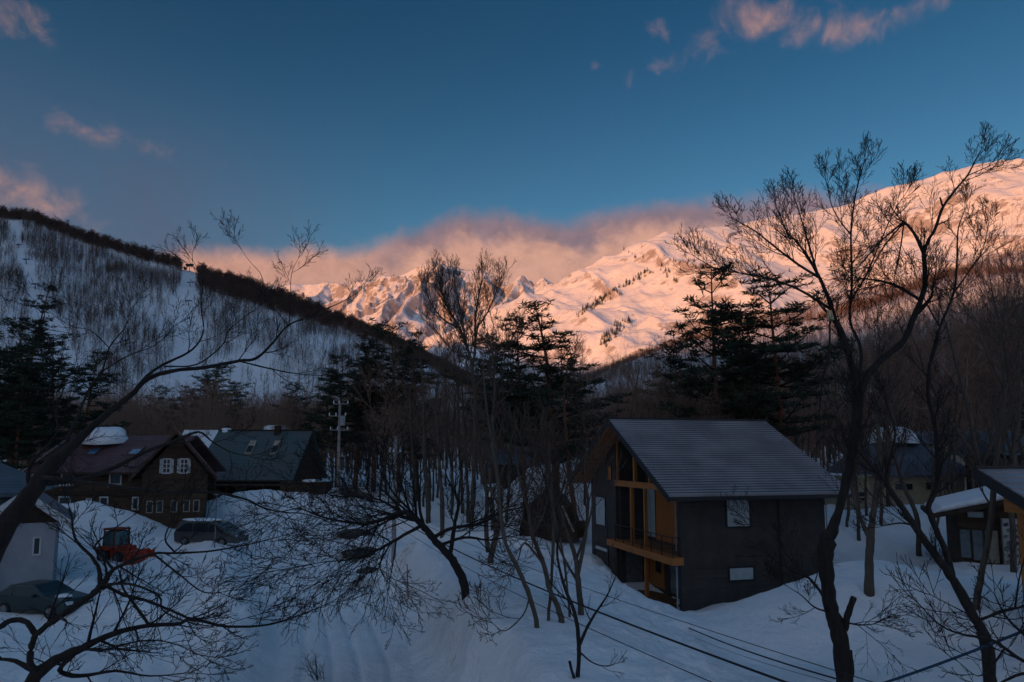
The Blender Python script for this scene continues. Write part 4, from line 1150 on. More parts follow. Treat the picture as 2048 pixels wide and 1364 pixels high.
# ------------------------------------------------------------------ arched hut
Ah = empty('hut', (P(1099, 1050, 50)[0], 50.0, 2.0), math.radians(-6)); tag(Ah, 'small dark brown hut with a pointed arched roof half sunk in snow', 'hut')
arc = []
for i in range(13):
    t = i / 12; arc.append((-2.15 * (1 - t ** 1.55), 3.25 * t ** 0.82))
prof = [(-2.15, -0.6)] + arc + [(-a, b) for a, b in arc[:-1][::-1]] + [(2.15, -0.6)]
Kit().py([(a * 0.93, b * 0.95) for a, b in prof], 0.0, 0.15).build('front_wall', M_LOG, Ah)
k = Kit()
for (a, b) in zip(prof[:-1], prof[1:]):
    k.hexa([(a[0] * .94, -0.45, a[1] * .955), (b[0] * .94, -0.45, b[1] * .955), (b[0] * .94, 4.6, b[1] * .955), (a[0] * .94, 4.6, a[1] * .955), (a[0], -0.45, a[1]), (b[0], -0.45, b[1]), (b[0], 4.6, b[1]), (a[0], 4.6, a[1])])
k.build('roof', M_LOG2, Ah)
k = Kit()
for i in range(9): k.box(-1.6, 1.6, -0.02, -0.002, 0.1 + i * .22, 0.13 + i * .22)
k.build('board_joint', M_LOG2, Ah)
window(Ah, 'y', -1.25, -0.45, 0.75, 1.15, 0.0, fw=0.06, glass=M_GREYGLASS, frame=M_LOG2, proud=0.04)
Kit().beam((0.95, -0.5, 1.9), (1.75, -0.6, 0.1), 0.12).build('brace', M_BEIGE, Ah)
Kit().box(1.9, 2.7, 0.2, 1.0, -0.4, 0.75).build('box', M_LOG, Ah)

# ------------------------------------------------------------------ dark building and pale gabled house in the wood
Db = empty('house', (-1.9, 66, 0)); tag(Db, 'long low charcoal house with a big snow pile against it behind the arched hut', 'house')
Kit().box(0, 9.6, 0, 0.3, 2, 6.6).build('wall', M_BLACKWALL, Db)
Kit().box(0, 2.2, -3.0, -0.002, 2, 6.7).build('wall', M_BLACKWALL, Db)
slope_roof(Db, -0.4, 10.2, -1.0, 6.6, 3.2, 8.15, 0.2, M_DARKROOF, 10)
slope_roof(Db, -0.4, 10.2, 7.4, 6.6, 3.2, 8.15, 0.2, M_DARKROOF)
slope_roof(Db, -0.3, 2.5, -3.3, 6.75, -1.05, 7.6, 0.15, M_DARKROOF)
Pg = empty('house', (P(1000, 880, 84)[0], 84, 4)); tag(Pg, 'pale gabled house seen among the trees above the charcoal house', 'house')
Kit().py([(-2.4, 0), (1.7, 0), (1.7, 4.6), (-0.6, 6.6), (-2.4, 4.6)], 0, 0.3).build('wall', M_BRICKWALL, Pg)
Kit().py([(-0.1, 4.35), (1.7, 4.35), (-0.1, 6.0)], -0.08, -0.002).build('gable', M_CREAM, Pg)
Kit().hexa([(3.0, -0.6, 3.7), (3.0, 6, 3.7), (-0.6, 6, 6.9), (-0.6, -0.6, 6.9), (3.1, -0.6, 3.9), (3.1, 6, 3.9), (-0.6, 6, 7.15), (-0.6, -0.6, 7.15)]).build('roof', M_DARKROOF, Pg)
Kit().hexa([(-3.2, -0.6, 4.1), (-0.6, -0.6, 6.9), (-0.6, 6, 6.9), (-3.2, 6, 4.1), (-3.3, -0.6, 4.3), (-0.6, -0.6, 7.15), (-0.6, 6, 7.15), (-3.3, 6, 4.3)]).build('roof', M_DARKROOF, Pg)
window(Pg, 'y', -1.9, -1.2, 1.8, 2.6, 0.0, fw=0.08, glass=M_GREYGLASS, frame=M_CREAM)

# ------------------------------------------------------------------ cream house with hipped dark roof
Rh = empty('house', (26.9, 58, 0), math.radians(3)); tag(Rh, 'cream walled house with dark hipped roof carrying a thick snow drift', 'house')
Kit().box(1.5, 11.6, 0, 0.25, 1.5, 5.75).build('wall', M_CREAM, Rh)
Kit().box(11.35, 11.6, 0.26, 6, 1.5, 5.75).build('wall', M_CREAM, Rh)
Kit().box(1.5, 1.75, 0.26, 6, 1.5, 5.75).build('wall', M_CREAM, Rh)
Kit().hexa([(3.0, -0.9, 5.66), (12.6, -0.9, 5.66), (9.2, 3.2, 8.75), (5.2, 3.2, 8.75), (3.0, -0.9, 5.86), (12.6, -0.9, 5.86), (9.2, 3.2, 8.95), (5.2, 3.2, 8.95)]).build('roof', M_DARKROOF, Rh)
Kit().poly([(12.6, -0.9, 5.87), (12.6, 7.3, 5.87), (9.2, 3.2, 8.96)]).poly([(3.0, -0.9, 5.87), (3.0, 7.3, 5.87), (5.2, 3.2, 8.96)]).poly([(3.0, 7.3, 5.87), (12.6, 7.3, 5.87), (9.2, 3.2, 8.96), (5.2, 3.2, 8.96)]).build('roof', M_DARKROOF, Rh)
for (u0, u1, z0, z1) in ((5.5, 7.0, 4.6, 5.1), (8.2, 9.4, 4.6, 5.2), (9.8, 10.8, 4.6, 5.2), (2.1, 2.9, 3.5, 4.4)): window(Rh, 'y', u0, u1, z0, z1, 0, fw=0.06, glass=M_GLASS, frame=M_BEIGE)
k = Kit()
for i in range(6):
    k.beam((0.2 + i * 1.0, -1.6, 3.35), (1.2 + i * 1.0, -1.6, 4.05), 0.05); k.beam((0.2 + i * 1.0, -1.6, 4.05), (1.2 + i * 1.0, -1.6, 3.35), 0.05)
k.box(0.1, 6.3, -1.64, -1.56, 4.05, 4.13); k.box(0.1, 6.3, -1.64, -1.56, 3.27, 3.35); k.build('porch_railing', M_BEIGE, Rh)
o = snow_lump('roof_snow', c=(7.6, 3.0, 8.55), size=(2.3, 1.2, 1.5), seed=11, parent=Rh)
Rb = empty('house', (P(1790, 860, 76)[0], 76, 3.5)); tag(Rb, 'house far back on the right with white snow on a grey roof', 'house')
Kit().box(-2, 8, 0, 5, 0, 4.4).build('wall', M_BEIGE, Rb)
Kit().px([(-.7, 4.4), (2.5, 6.5), (5.7, 4.4)], -2.6, 8.6).build('roof', M_DARKROOF, Rb)
snow_lump('roof_snow', c=(0.6, 1.6, 5.3), size=(1.7, 1.2, 1.9), seed=12, parent=Rb)
Rc = empty('house', (P(1945, 900, 66)[0], 66, 3.0)); tag(Rc, 'beige boarded house half hidden by trees right of the cream house', 'house')
Kit().box(-4, 2.4, 0, 5, 0, 5.6).build('wall', M_BEIGE, Rc)
Kit().px([(-.7, 5.6), (2.5, 6.9), (5.7, 5.6)], -4.6, 3.0).build('roof', M_DARKROOF, Rc)
Rd = empty('house', (P(2030, 885, 52)[0], 52, 3.0)); tag(Rd, 'blue grey roofed house cut by the right edge above the near timber roof', 'house')
Kit().box(-0.6, 8, 0, 5, 0, 4.6).build('wall', M_LOG2, Rd)
Kit().px([(-.9, 4.5), (2.5, 6.4), (5.9, 4.5)], -1.6, 9).build('roof', M_BLUEROOF, Rd)

# ------------------------------------------------------------------ log and stone house on the right
St = empty('house', (22.6, 36.8, 0), math.radians(-27)); tag(St, 'dark timber and rubble stone house under a snow laden low roof on the right', 'house')
ra, rb = (-0.35, 4.42), (6.2, 6.1)
Kit().py([(ra[0], ra[1] - .22), (rb[0], rb[1] - .22), rb, ra], -0.9, 6.5).build('roof', M_LOG2, St)
Kit().py([(ra[0] + .1, ra[1] + .02), (rb[0], rb[1] + .02), (rb[0], rb[1] + .5), (ra[0] + .5, ra[1] + .42)], -0.75, 6.4).build('roof_snow', M_SNOWCAP, St, bevel=0.12)
Kit().py([(0.9, 1.2), (5.9, 1.2), (5.9, 5.75), (0.9, 4.5)], 0, 0.2).build('wall', M_LOG, St)
Kit().box(0.9, 1.1, 0.21, 6, 1.2, 4.5).build('wall', M_LOG, St)
window(St, 'y', 1.35, 2.05, 4.28, 4.58, 0.0, fw=0.04, glass=M_CURTAIN, frame=M_LOG2)
for i, (a, b) in enumerate(((0.95, 1.4), (1.5, 1.95), (2.05, 2.6))):
    window(St, 'y', a, b, 2.2 - 0.1 * i, 3.65, 0.0, fw=0.05, glass=(M_GREYGLASS, M_GREYGLASS, M_BEIGE)[i], frame=M_LOG2)
Kit().box(2.75, 3.85, -0.45, -0.002, 1.2, 4.3).build('stone_pier', M_MORTAR, St)
rg = random.Random(4)
def pebble(seed):
    rr_ = np.random.default_rng(seed); pts = []
    k = Kit(); n = 7
    ang = sorted(rr_.uniform(0, 6.28, n)); ang = [i / n * 6.28 + rr_.uniform(-.25, .25) for i in range(n)]
    k.prism([(math.cos(a) * rr_.uniform(.8, 1.05), math.sin(a) * rr_.uniform(.8, 1.05)) for a in ang], lambda p: (p[0], 0.0, p[1]), lambda p: (p[0] * .75, -0.5, p[1] * .75))
    return k
protos = [pebble(i).build('stone', M_STONE if i % 2 else M_STONE2, St) for i in range(5)]
cells = [(i, j) for j in range(9) for i in range(4)]
for n_, (i, j) in enumerate(cells):
    x_ = 2.90 + i * 0.27 + (0.1 if j % 2 else -0.02) + rg.uniform(-.03, .03); z_ = 1.55 + j * 0.31 + rg.uniform(-.03, .03)
    if x_ > 3.78: continue
    o = protos[n_] if n_ < 5 else obj('stone', protos[rg.randrange(5)].data, St)
    o.location = (x_, -0.452, z_); s_ = rg.uniform(.09, .15); o.scale = (s_, 0.12, s_ * rg.uniform(.75, 1.1)); o.rotation_euler = (0, rg.uniform(-.5, .5), 0)

# ------------------------------------------------------------------ near timber house at the right edge
Nh = empty('house', (16.2, 24.0, 0), HPHI); tag(Nh, 'near house at the right edge with ribbed grey roof over an orange timber post', 'house')
sn = 0.56
Kit().px([(0, 6.84), (-6.2, 6.84 - sn * 6.2), (-6.2, 7.06 - sn * 6.2), (0, 7.06)], 0, 9).build('roof', M_SLATE, Nh)
k = Kit()
for i in range(20):
    a, b = i / 20 * 6.2, (i + 1) / 20 * 6.2
    k.px([(-b, 7.064 - sn * b), (-a, 7.064 - sn * a), (-a, 7.066 - sn * a), (-b, 7.10 - sn * b)], 0.01, 8.99)
k.build('roof_courses', M_SLATE, Nh, kind='stuff')
Kit().px([(0.1, 6.70), (-6.3, 6.70 - sn * 6.3), (-6.3, 7.02 - sn * 6.3), (0.1, 7.10)], -0.06, -0.004).build('verge_board', M_DARKTRIM, Nh)
Kit().box(-0.05, 9, -0.12, 0.12, 7.06, 7.13).build('ridge_cap', M_DARKTRIM, Nh)
Kit().px([(-0.3, 5.55), (-0.3, 6.2), (-4.5, 4.2), (-4.5, 4.0), (-1.2, 5.55)], 0.75, 0.95).build('beam', M_CEDARH, Nh)
Kit().box(1.35, 1.65, -0.55, -0.25, 0.5, 5.5).build('post', M_CEDAR, Nh)
Kit().box(1.9, 2.1, -4.2, -0.6, 0.3, 4.6).build('wall', M_BLACKWALL, Nh)
Kit().box(2.1, 9.0, -4.2, -4.0, 0.3, 4.6).build('wall', M_BLACKWALL, Nh)

# ------------------------------------------------------------------ vehicles
def wheel(parent, x, y, z, r, w, side=1):
    o = Kit().cyl((x, y - w / 2, z), (x, y + w / 2, z), r, 24).build('wheel', M_BLACKRUB, parent, bevel=0.02)
    k = Kit(); k.cyl((x, y + side * w / 2, z), (x, y + side * (w / 2 + .012), z), r * 0.62, 20)
    ri = k.build('rim', M_STEEL, o)
    k = Kit()
    for i in range(5):
        a = i * 2 * math.pi / 5; k.beam((x, y + side * (w / 2 + .02), z), (x + math.cos(a) * r * .58, y + side * (w / 2 + .02), z + math.sin(a) * r * .58), 0.05, 0.02)
    k.build('spokes', M_RIM, o)
def car(name, label, cat, loc, rz, L, Wd, prof, glass_prof, paint, wheels, wr=0.33, tilt=0.0, group=None, roofsnow=None, paint2=None):
    """prof: side outline (x forward, z up); the body narrows above the belt line"""
    r = empty(name, loc, rz); r.rotation_euler = (0, tilt, rz); tag(r, label, cat, group)
    belt = min(p[1] for p in glass_prof); top = max(p[1] for p in prof)
    def wd(z): return Wd / 2 * (1 - 0.20 * max(0, (z - belt)) / (top - belt)) if z > belt else Wd / 2 * (0.94 + 0.06 * min(1, z / belt))
    k = Kit(); n = len(prof); base = 0
    k.v = [(x, -wd(z), z) for x, z in prof] + [(x, wd(z), z) for x, z in prof]
    k.f = [tuple(range(n))[::-1], tuple(range(n, 2 * n))] + [(i, (i + 1) % n, n + (i + 1) % n, n + i) for i in range(n)]
    k.build('body', paint, r, bevel=0.05)
    # side glass, each pane proud by a few millimetres
    gs = glass_prof; xs = sorted(set([p[0] for p in gs])); x0, x1 = xs[0], xs[-1]
    def zt(x):
        u = [p for p in gs if p[1] > belt + .05]; u.sort(); return float(np.interp(x, [x0] + [p[0] for p in u] + [x1], [belt] + [p[1] for p in u] + [belt]))
    npan = 3
    for s_ in (-1, 1):
        for q in range(npan):
            a = x0 + (x1 - x0) * q / npan + 0.04; b = x0 + (x1 - x0) * (q + 1) / npan - 0.04
            pts = [(a, belt + .02), (b, belt + .02), (b, zt(b) - .02)] + ([(0.5 * (a + b), zt(.5 * (a + b)) - .02)]) + [(a, zt(a) - .02)]
            k = Kit(); k.v = [(x, s_ * (wd(z) + .004), z) for x, z in pts] + [(x, s_ * (wd(z) + .010), z) for x, z in pts]
            n2 = len(pts); k.f = [tuple(range(n2)), tuple(range(n2, 2 * n2))] + [(i, (i + 1) % n2, n2 + (i + 1) % n2, n2 + i) for i in range(n2)]
            k.build('side_window', M_GLASS, r)
    u = sorted([p for p in gs if p[1] > belt + .05])
    for (pa, pb, nm) in ((( x1, belt), u[-1], 'windscreen'), ((x0, belt), u[0], 'rear_window')):
        a, b = pa, pb; off = 0.085 if nm == 'windscreen' else -0.085
        k = Kit(); wa, wb = wd(a[1]) * .88, wd(b[1]) * .86
        d = unit(np.array([b[1] - a[1], -(b[0] - a[0])])) * (1 if nm == 'windscreen' else -1)
        if d[1] < 0: d = -d
        f = lambda p, w, e: (p[0] + d[0] * e + off, w, p[1] + d[1] * e)
        k.hexa([f(a, -wa, .0), f(a, wa, .0), f(b, wb, .0), f(b, -wb, .0), f(a, -wa, .05), f(a, wa, .05), f(b, wb, .05), f(b, -wb, .05)]).build(nm, M_GLASS, r)
    for x in wheels:
        for s_ in (-1, 1): wheel(r, x, s_ * (Wd / 2 - .08), wr, wr, 0.2, s_)
    for s_ in (-1, 1):
        xf = max(p[0] for p in prof); Kit().box(xf - .16, xf + .012, s_ * (Wd / 2 - .33) - .16, s_ * (Wd / 2 - .33) + .16, belt * .66, belt * .82).build('headlight', M_LAMPGLASS, r, bevel=0.02)
        Kit().box(x1 - .55, x1 - .38, s_ * (Wd / 2 + .08) - .09, s_ * (Wd / 2 + .08) + .09, belt + .02, belt + .16).build('mirror', paint, r, bevel=0.02)
    if roofsnow: snow_lump('roof_snow', c=roofsnow[0], size=roofsnow[1], seed=6, parent=r)
    return r
vx, vy, vz = hit(418, 1080)
VAN = [(-2.3, .25), (-2.35, .9), (-2.2, 1.3), (-2.0, 1.82), (-1.6, 1.9), (0.2, 1.88), (0.9, 1.72), (1.75, 1.12), (2.25, .95), (2.38, .75), (2.38, .25)]
car('minivan', 'grey green minivan parked behind the snow bank in front of the chalet', 'van', (vx - 0.2, vy + 0.8, vz - 0.42), math.radians(-12), 4.7, 1.75, VAN, [(-2.15, 1.05), (-1.95, 1.72), (0.3, 1.74), (0.85, 1.62), (1.6, 1.05)], M_CARSILVER, (-1.45, 1.45), 0.33, roofsnow=((-0.7, 0, 1.87), (1.3, 0.7, 0.16))).scale = (1.0, 1.0, 0.88)
cx_, cy_, cz_ = P(100, 1150, 33.6)
CAR = [(-2.1, .22), (-2.15, .7), (-2.05, .98), (-1.6, 1.12), (-1.1, 1.42), (0.1, 1.44), (0.95, 0.98), (1.9, .82), (2.1, .6), (2.1, .22)]
car('car', 'dark green car parked in front of the pale gabled wing at left', 'car', (cx_ + 0.1, cy_ - 0.5, gz(cx_ + 0.1, cy_ - 0.5) - 0.15), math.radians(-14), 4.2, 1.7, CAR, [(-1.75, .92), (-1.15, 1.34), (0.1, 1.36), (0.85, .92)], M_CARGREEN, (-1.3, 1.32), 0.31, roofsnow=((1.4, -0.2, 0.9), (0.35, 0.3, 0.1)))
cx_, cy_, cz_ = hit(694, 992)
car('car', 'dark olive car half buried in snow behind the tall utility pole', 'car', (cx_ + .2, cy_ + 1.0, cz_ - 0.7), math.radians(12), 4.2, 1.7, CAR, [(-1.75, .92), (-1.15, 1.34), (0.1, 1.36), (0.85, .92)], M_CARDARK, (-1.3, 1.32), 0.31)

# snow clearing tractor, orange red, cab to the left, blower to the right
tx, ty, tz = hit(226, 1122)
T = empty('tractor', (tx, ty + 0.8, tz - 0.25), math.radians(-22)); T.scale = (0.86, 0.9, 0.92)
tag(T, 'orange red snow clearing tractor with glazed cab and front blower', 'tractor')
Kit().box(-1.15, 0.15, -0.62, 0.62, 0.45, 1.0).build('chassis', M_RED, T, bevel=0.04)
cabf = Kit()
for (x_, y_) in ((-1.1, -.6), (-1.1, .6), (0.05, -.62), (0.05, .62)): cabf.beam((x_, y_, 1.0), (x_ * 0.93 - .03, y_ * .93, 2.28), 0.09)
for y_ in (-.6, .6): cabf.beam((-0.5, y_, 1.0), (-0.5, y_ * .93, 2.28), 0.07); cabf.beam((-1.1, y_, 1.0), (0.05, y_, 1.0), 0.08)
for x_ in (-1.05, 0.02): cabf.beam((x_, -.6, 1.0), (x_, .6, 1.0), 0.08)
cab = cabf.build('cab', M_REDDULL, T)
Kit().box(-1.14, 0.12, -.64, .64, 2.28, 2.42).build('cab_roof', M_REDDULL, cab, bevel=0.04)
for y_ in (-.575, .575):
    for (a, b) in ((-1.04, -0.54), (-0.46, 0.0)): Kit().box(a, b, y_ - .01, y_ + .01, 1.06, 2.22).build('cab_window', M_TEALGLASS, cab)
Kit().box(-1.1, -1.07, -.52, .52, 1.1, 2.2).build('cab_window', M_TEALGLASS, cab); Kit().box(0.0, 0.03, -.52, .52, 1.1, 2.2).build('cab_window', M_TEALGLASS, cab)
Kit().px([(-.45, .55), (.45, .55), (.42, 1.25), (-.42, 1.25)], 0.16, 1.15).build('bonnet', M_RED, T, bevel=0.06)
k = Kit()
for y_ in (-.62, .62): k.beam((0.1, y_, 1.2), (1.3, y_, 0.75), 0.14); k.beam((1.3, y_, 0.75), (1.75, y_, 0.35), 0.12)
k.build('loader_arm', M_RED, T)
k = Kit(); k.prism([(1.55, .1), (2.25, .05), (2.35, .15), (1.85, .35), (1.75, .95), (1.6, 1.0)], lambda p: (p[0], -.95, p[1]), lambda p: (p[0], .95, p[1])); k.build('bucket', M_RED, T, bevel=0.02)
Kit().py([(1.6, .1), (2.35, .1), (2.3, 1.05), (2.0, .85), (1.65, 1.0)], -1.0, -0.955).build('bucket_side', M_RED, T)
Kit().py([(1.6, .1), (2.35, .1), (2.3, 1.05), (2.0, .85), (1.65, 1.0)], 0.955, 1.0).build('bucket_side', M_RED, T)
for x_, r_ in ((-0.75, .55), (0.8, .45)):
    for s_ in (-1, 1): wheel(T, x_, s_ * .78, r_, r_, 0.28, s_)
Kit().cyl((-0.05, 0.35, 1.2), (-0.05, 0.35, 2.0), 0.04, 8).build('exhaust', M_STEEL, T)
Kit().py([(-1.35, .95), (-.2, .95), (-.3, 1.2), (-1.2, 1.2)], -.95, -.64).build('mudguard', M_RED, T); Kit().py([(-1.35, .95), (-.2, .95), (-.3, 1.2), (-1.2, 1.2)], .64, .95).build('mudguard', M_RED, T)

# ------------------------------------------------------------------ poles, wires, marker, rocks, snow-capped post
def utility_pole(px, pyb, pytop, r, label, arms, group=None, canister=None, Y=None):
    x, y, z = hit(px, pyb)
    top = P(px, pytop, y)[2]; ux = FPX / y
    t = empty('utility_pole', (x, y, z)); tag(t, label, 'pole', group)
    Kit().cyl((0, 0, -0.5), (0, 0, top - z), r, 12, r * 0.72).build('pole', M_POLE, t, smooth=False)
    for (py, a, b) in arms:
        zz = P(px, py, y)[2] - z; arm = Kit().box((a - px) / ux, (b - px) / ux, -0.12, -0.04, zz - .05, zz + .05).build('crossarm', M_STEEL, t)
        for e in (a + 1, (a + b) / 2 - 3, b - 1): Kit().cyl(((e - px) / ux, -.08, zz + .05), ((e - px) / ux, -.08, zz + .32), 0.07, 8, 0.05).build('insulator', M_PORCELAIN, arm)
    if canister:
        zz = P(px, canister[1], y)[2] - z; Kit().cyl(((canister[0] - px) / ux, -.1, zz - .45), ((canister[0] - px) / ux, -.1, zz + .45), 0.24, 12).build('transformer', M_CONCRETE, t)
    return t, (x, y, z, top)
utility_pole(675, 994, 806, 0.17, 'tall concrete utility pole with three crossarms beside the green roofed barn', [(808, 662, 692), (832, 654, 688), (860, 657, 693), (913, 676, 695)], canister=(682, 842))
pole2, pb = utility_pole(787, 1120, 872, 0.15, 'plain slim utility pole standing in snow left of the leaning tree', [(905, 776, 798)])
x, y, z = hit(429, 1096)
t = empty('road_pole', (x, y, z)); tag(t, 'thin dark roadside pole in front of the minivan', 'pole')
Kit().cyl((0, 0, -.3), (0, 0, P(429, 986, y)[2] - z), 0.045, 8).build('pole', M_STEEL, t); Kit().box(-.22, .22, -.05, .05, P(429, 990, y)[2] - z, P(429, 986, y)[2] - z + .06).build('bracket', M_STEEL, t)
x, y, z = hit(817, 1200)
o = Kit().cyl((x, y, z - .3), P(814, 1128, y), 0.028, 8).build('marker_pole', M_REDPOLE); tag(o, 'thin red snow marker pole leaning at the road bank', 'marker')
def wire(label, pts, r, m=M_CABLE, group=None, name='power_cable'):
    a = Acc(); q = np.array([P(*p) for p in pts])
    t = np.linspace(0, 1, 40); tt = np.linspace(0, 1, len(q))
    c = np.stack([np.interp(t, tt, q[:, i]) for i in range(3)], 1)
    if len(q) == 2: c[:, 2] -= 4 * 0.012 * np.linalg.norm(q[1] - q[0]) * t * (1 - t)
    a.tube(c, [r] * 40, 6); o = obj(name, a.mesh(name, m)); tag(o, label, 'cable', group)
wire('thickest black cable sloping past the trees below the dark house', [(787, 1032, pb[1]), (1620, 1382, 13.5)], 0.026)
wire('thin black cable just above and right of the thickest one', [(787, 1020, pb[1]), (1790, 1378, 16.0)], 0.011)
wire('thin black cable running lowest of the bundle to the bottom edge', [(787, 1046, pb[1]), (1470, 1384, 14.5)], 0.011)
wire('black cable from the dark house deck to the bottom edge', [(1318, 1226, 31.5), (1800, 1392, 13.0)], 0.020)
wire('hair thin wire beside the cable leaving the dark house deck', [(1318, 1240, 31.5), (1740, 1384, 13.5)], 0.006)
wire('blue sheathed cable rising across the bottom right corner', [(1730, 1378, 10.5), (2080, 1248, 9.0)], 0.020, M_BLUECABLE)

def rock(px, py, s, seed, label):
    x, y, z = hit(px, py); rg = np.random.default_rng(seed); V = []; F = []; nu, nv = 14, 8
    for j in range(nv + 1):
        for i in range(nu):
            th = i / nu * 6.283; ph = (j / nv - .5) * math.pi
            d = np.array([math.cos(ph) * math.cos(th), math.cos(ph) * math.sin(th), math.sin(ph)])
            k = 1 + 0.35 * float(fbm(np.array(d[0] * 1.7 + seed * 3), np.array(d[1] * 1.7 + d[2] * 1.3), 1.0, 3, seed))
            V.append(d * k * np.array(s))
    for j in range(nv):
        for i in range(nu): a = j * nu + i; b = j * nu + (i + 1) % nu; F.append((a, b, b + nu, a + nu))
    o = obj('rock', mesh_np('rock', V, np.array(F), M_STONE2, smooth=False), None, (x, y, z + s[2] * .1), rg.uniform(0, 3)); tag(o, label, 'rock', 'rocks showing through the snow by the road')
rock(705, 1070, (1.1, 1.3, .42), 1, 'dark rock farthest up the road bank, nearest the barn')
rock(722, 1108, (1.25, 1.3, .38), 2, 'widest dark rock in the middle of three on the road bank')
rock(738, 1143, (.85, .7, .25), 3, 'small low dark rock nearest the red marker pole')
x, y, z = hit(986, 1022)
y = 52; x, _, z1 = P(988, 992, y)
t = empty('tree_stump', (x, y, gz(x, y))); tag(t, 'snapped trunk wearing a round cap of snow between the trees', 'stump')
A_s = Acc(); A_s.tube(wander(np.random.default_rng(2), (0, 0, -.3), np.array([0, 0, 1.0]), z1 - gz(x, y) + .35, 5, .05, .1), [.26, .24, .22, .2, .2, .2], 9); obj('trunk', A_s.mesh('trunk', M_BARK), t)
snow_lump('snow_cap', c=(0.05, 0, z1 - gz(x, y) - 0.05), size=(.78, .7, .95), seed=9, parent=t)

# ------------------------------------------------------------------ ski lift
def lift_tower(px, pyb, h, label, big=False):
    h *= 0.8
    x_, y_, z_ = ray(px, pyb); Y = np.arange(350, 1300, 2.0); d = CAMH + z_ * Y / y_ - ski_h(x_ * Y / y_, Y)
    k_i = int(np.argmax(d < 0)) if (d < 0).any() else 290
    Yk = Y[k_i]; x = x_ * Yk / y_; z = float(ski_h(x, Yk)); t = empty('lift_tower', (x, Yk, z)); tag(t, label, 'lift tower', 'ski lift towers up the runs')
    Kit().cyl((0, 0, -2), (0, 0, h), 0.5, 8, 0.35).build('mast', M_DARKTRIM, t)
    c = Kit().box(-h * .42, h * .42, -.3, .3, h - .3, h + .3).build('crossarm', M_DARKTRIM, t)
    for s_ in (-1, 1): Kit().box(s_ * h * .40 - .8, s_ * h * .40 + .8, -2.0, 2.0, h - 1.0, h - .32).build('sheave', M_DARKTRIM, c)
    if big:
        Kit().box(-5, 5, -2, 2, h + .61, h + 3.0).build('lift_cabin', M_DARKTRIM, t); Kit().box(-7.5, -4.2, -1.5, 1.5, h - 5, h - 1.5).build('gondola', M_DARKTRIM, t)
lift_tower(379, 540, 10, 'topmost lift station on the saddle between the two crest woods', True)
lift_tower(380, 574, 8, 'small lift tower just below the saddle station')
lift_tower(377, 613, 9, 'lower lift tower with double arms on the saddle run')
lift_tower(52, 530, 8, 'lift tower high on the left hand ski run'); lift_tower(70, 580, 8, 'lift tower halfway down the left hand ski run'); lift_tower(88, 640, 9, 'lowest visible lift tower on the left hand ski run'); lift_tower(37, 496, 6, 'topmost lift tower on the left hand ski run')

# ------------------------------------------------------------------ traced trees near the camera
def smooth_path(pts, n_per=4):
    p = np.array(pts, float)
    if len(p) < 3: return np.array([p[0] * (1 - t) + p[-1] * t for t in np.linspace(0, 1, 6)])
    out = []; q = np.vstack([2 * p[0] - p[1], p, 2 * p[-1] - p[-2]])
    for i in range(1, len(q) - 2):
        a, b, c, d = q[i - 1], q[i], q[i + 1], q[i + 2]
        for k in range(n_per):
            t = k / n_per
            out.append(0.5 * ((2 * b) + (c - a) * t + (2 * a - 5 * b + 4 * c - d) * t * t + (3 * b - a - 3 * c + d) * t ** 3))
    out.append(p[-1]); out = np.array(out); out[:, 3] = np.maximum(out[:, 3], 0.002)
    return out
TW = dict(
    # lists of levels below a traced limb: side branch, twig, twiglet
    near=[dict(seg=1, curl=0, up=0, sides=8, kids=0, t0=0, ang=48, ratio=1), dict(len=1.5, seg=6, curl=0.17, up=0.05, sides=4, kids=6, t0=.15, ang=42, ratio=.45, rr=.6, taper=.8, rmin=.0035),
          dict(seg=4, curl=0.18, up=0.06, sides=3, kids=4.5, t0=.15, ang=40, ratio=.45, rr=.6, taper=.7, rmin=.0028), dict(seg=3, curl=0.18, up=0.04, sides=3, kids=0, t0=0, ang=38, ratio=.5, taper=.5, rmin=.0022)])
def twcfg(L=1.5, up=0.05, k1=6, k2=4.5, rmin=0.003, ang=46, curl=.17, deep=False, k3=3):
    curl *= 0.42; L *= 1.35; up += .02
    c = [dict(seg=1, curl=0, up=0, sides=8, kids=0, t0=0, ang=ang, ratio=1, rr=.5), dict(len=L, seg=6, curl=curl, up=up, sides=4, kids=k1, t0=.12, ang=34, ratio=.60, rr=.6, taper=.8, rmin=rmin * 1.5),
         dict(seg=4, curl=curl * 1.1, up=up, sides=3, kids=k2 * .8, t0=.12, ang=32, ratio=.6, rr=.6, taper=.7, rmin=rmin * 1.15)]
    if deep: c.append(dict(seg=3, curl=curl * 1.1, up=up, sides=3, kids=k3, t0=.12, ang=32, ratio=.6, rr=.6, taper=.6, rmin=rmin * 1.05))
    c.append(dict(seg=3, curl=curl * 1.1, up=up * .5, sides=3, kids=0, t0=0, ang=38, ratio=.5, taper=.5, rmin=rmin))
    return c
DMUL = 1.55
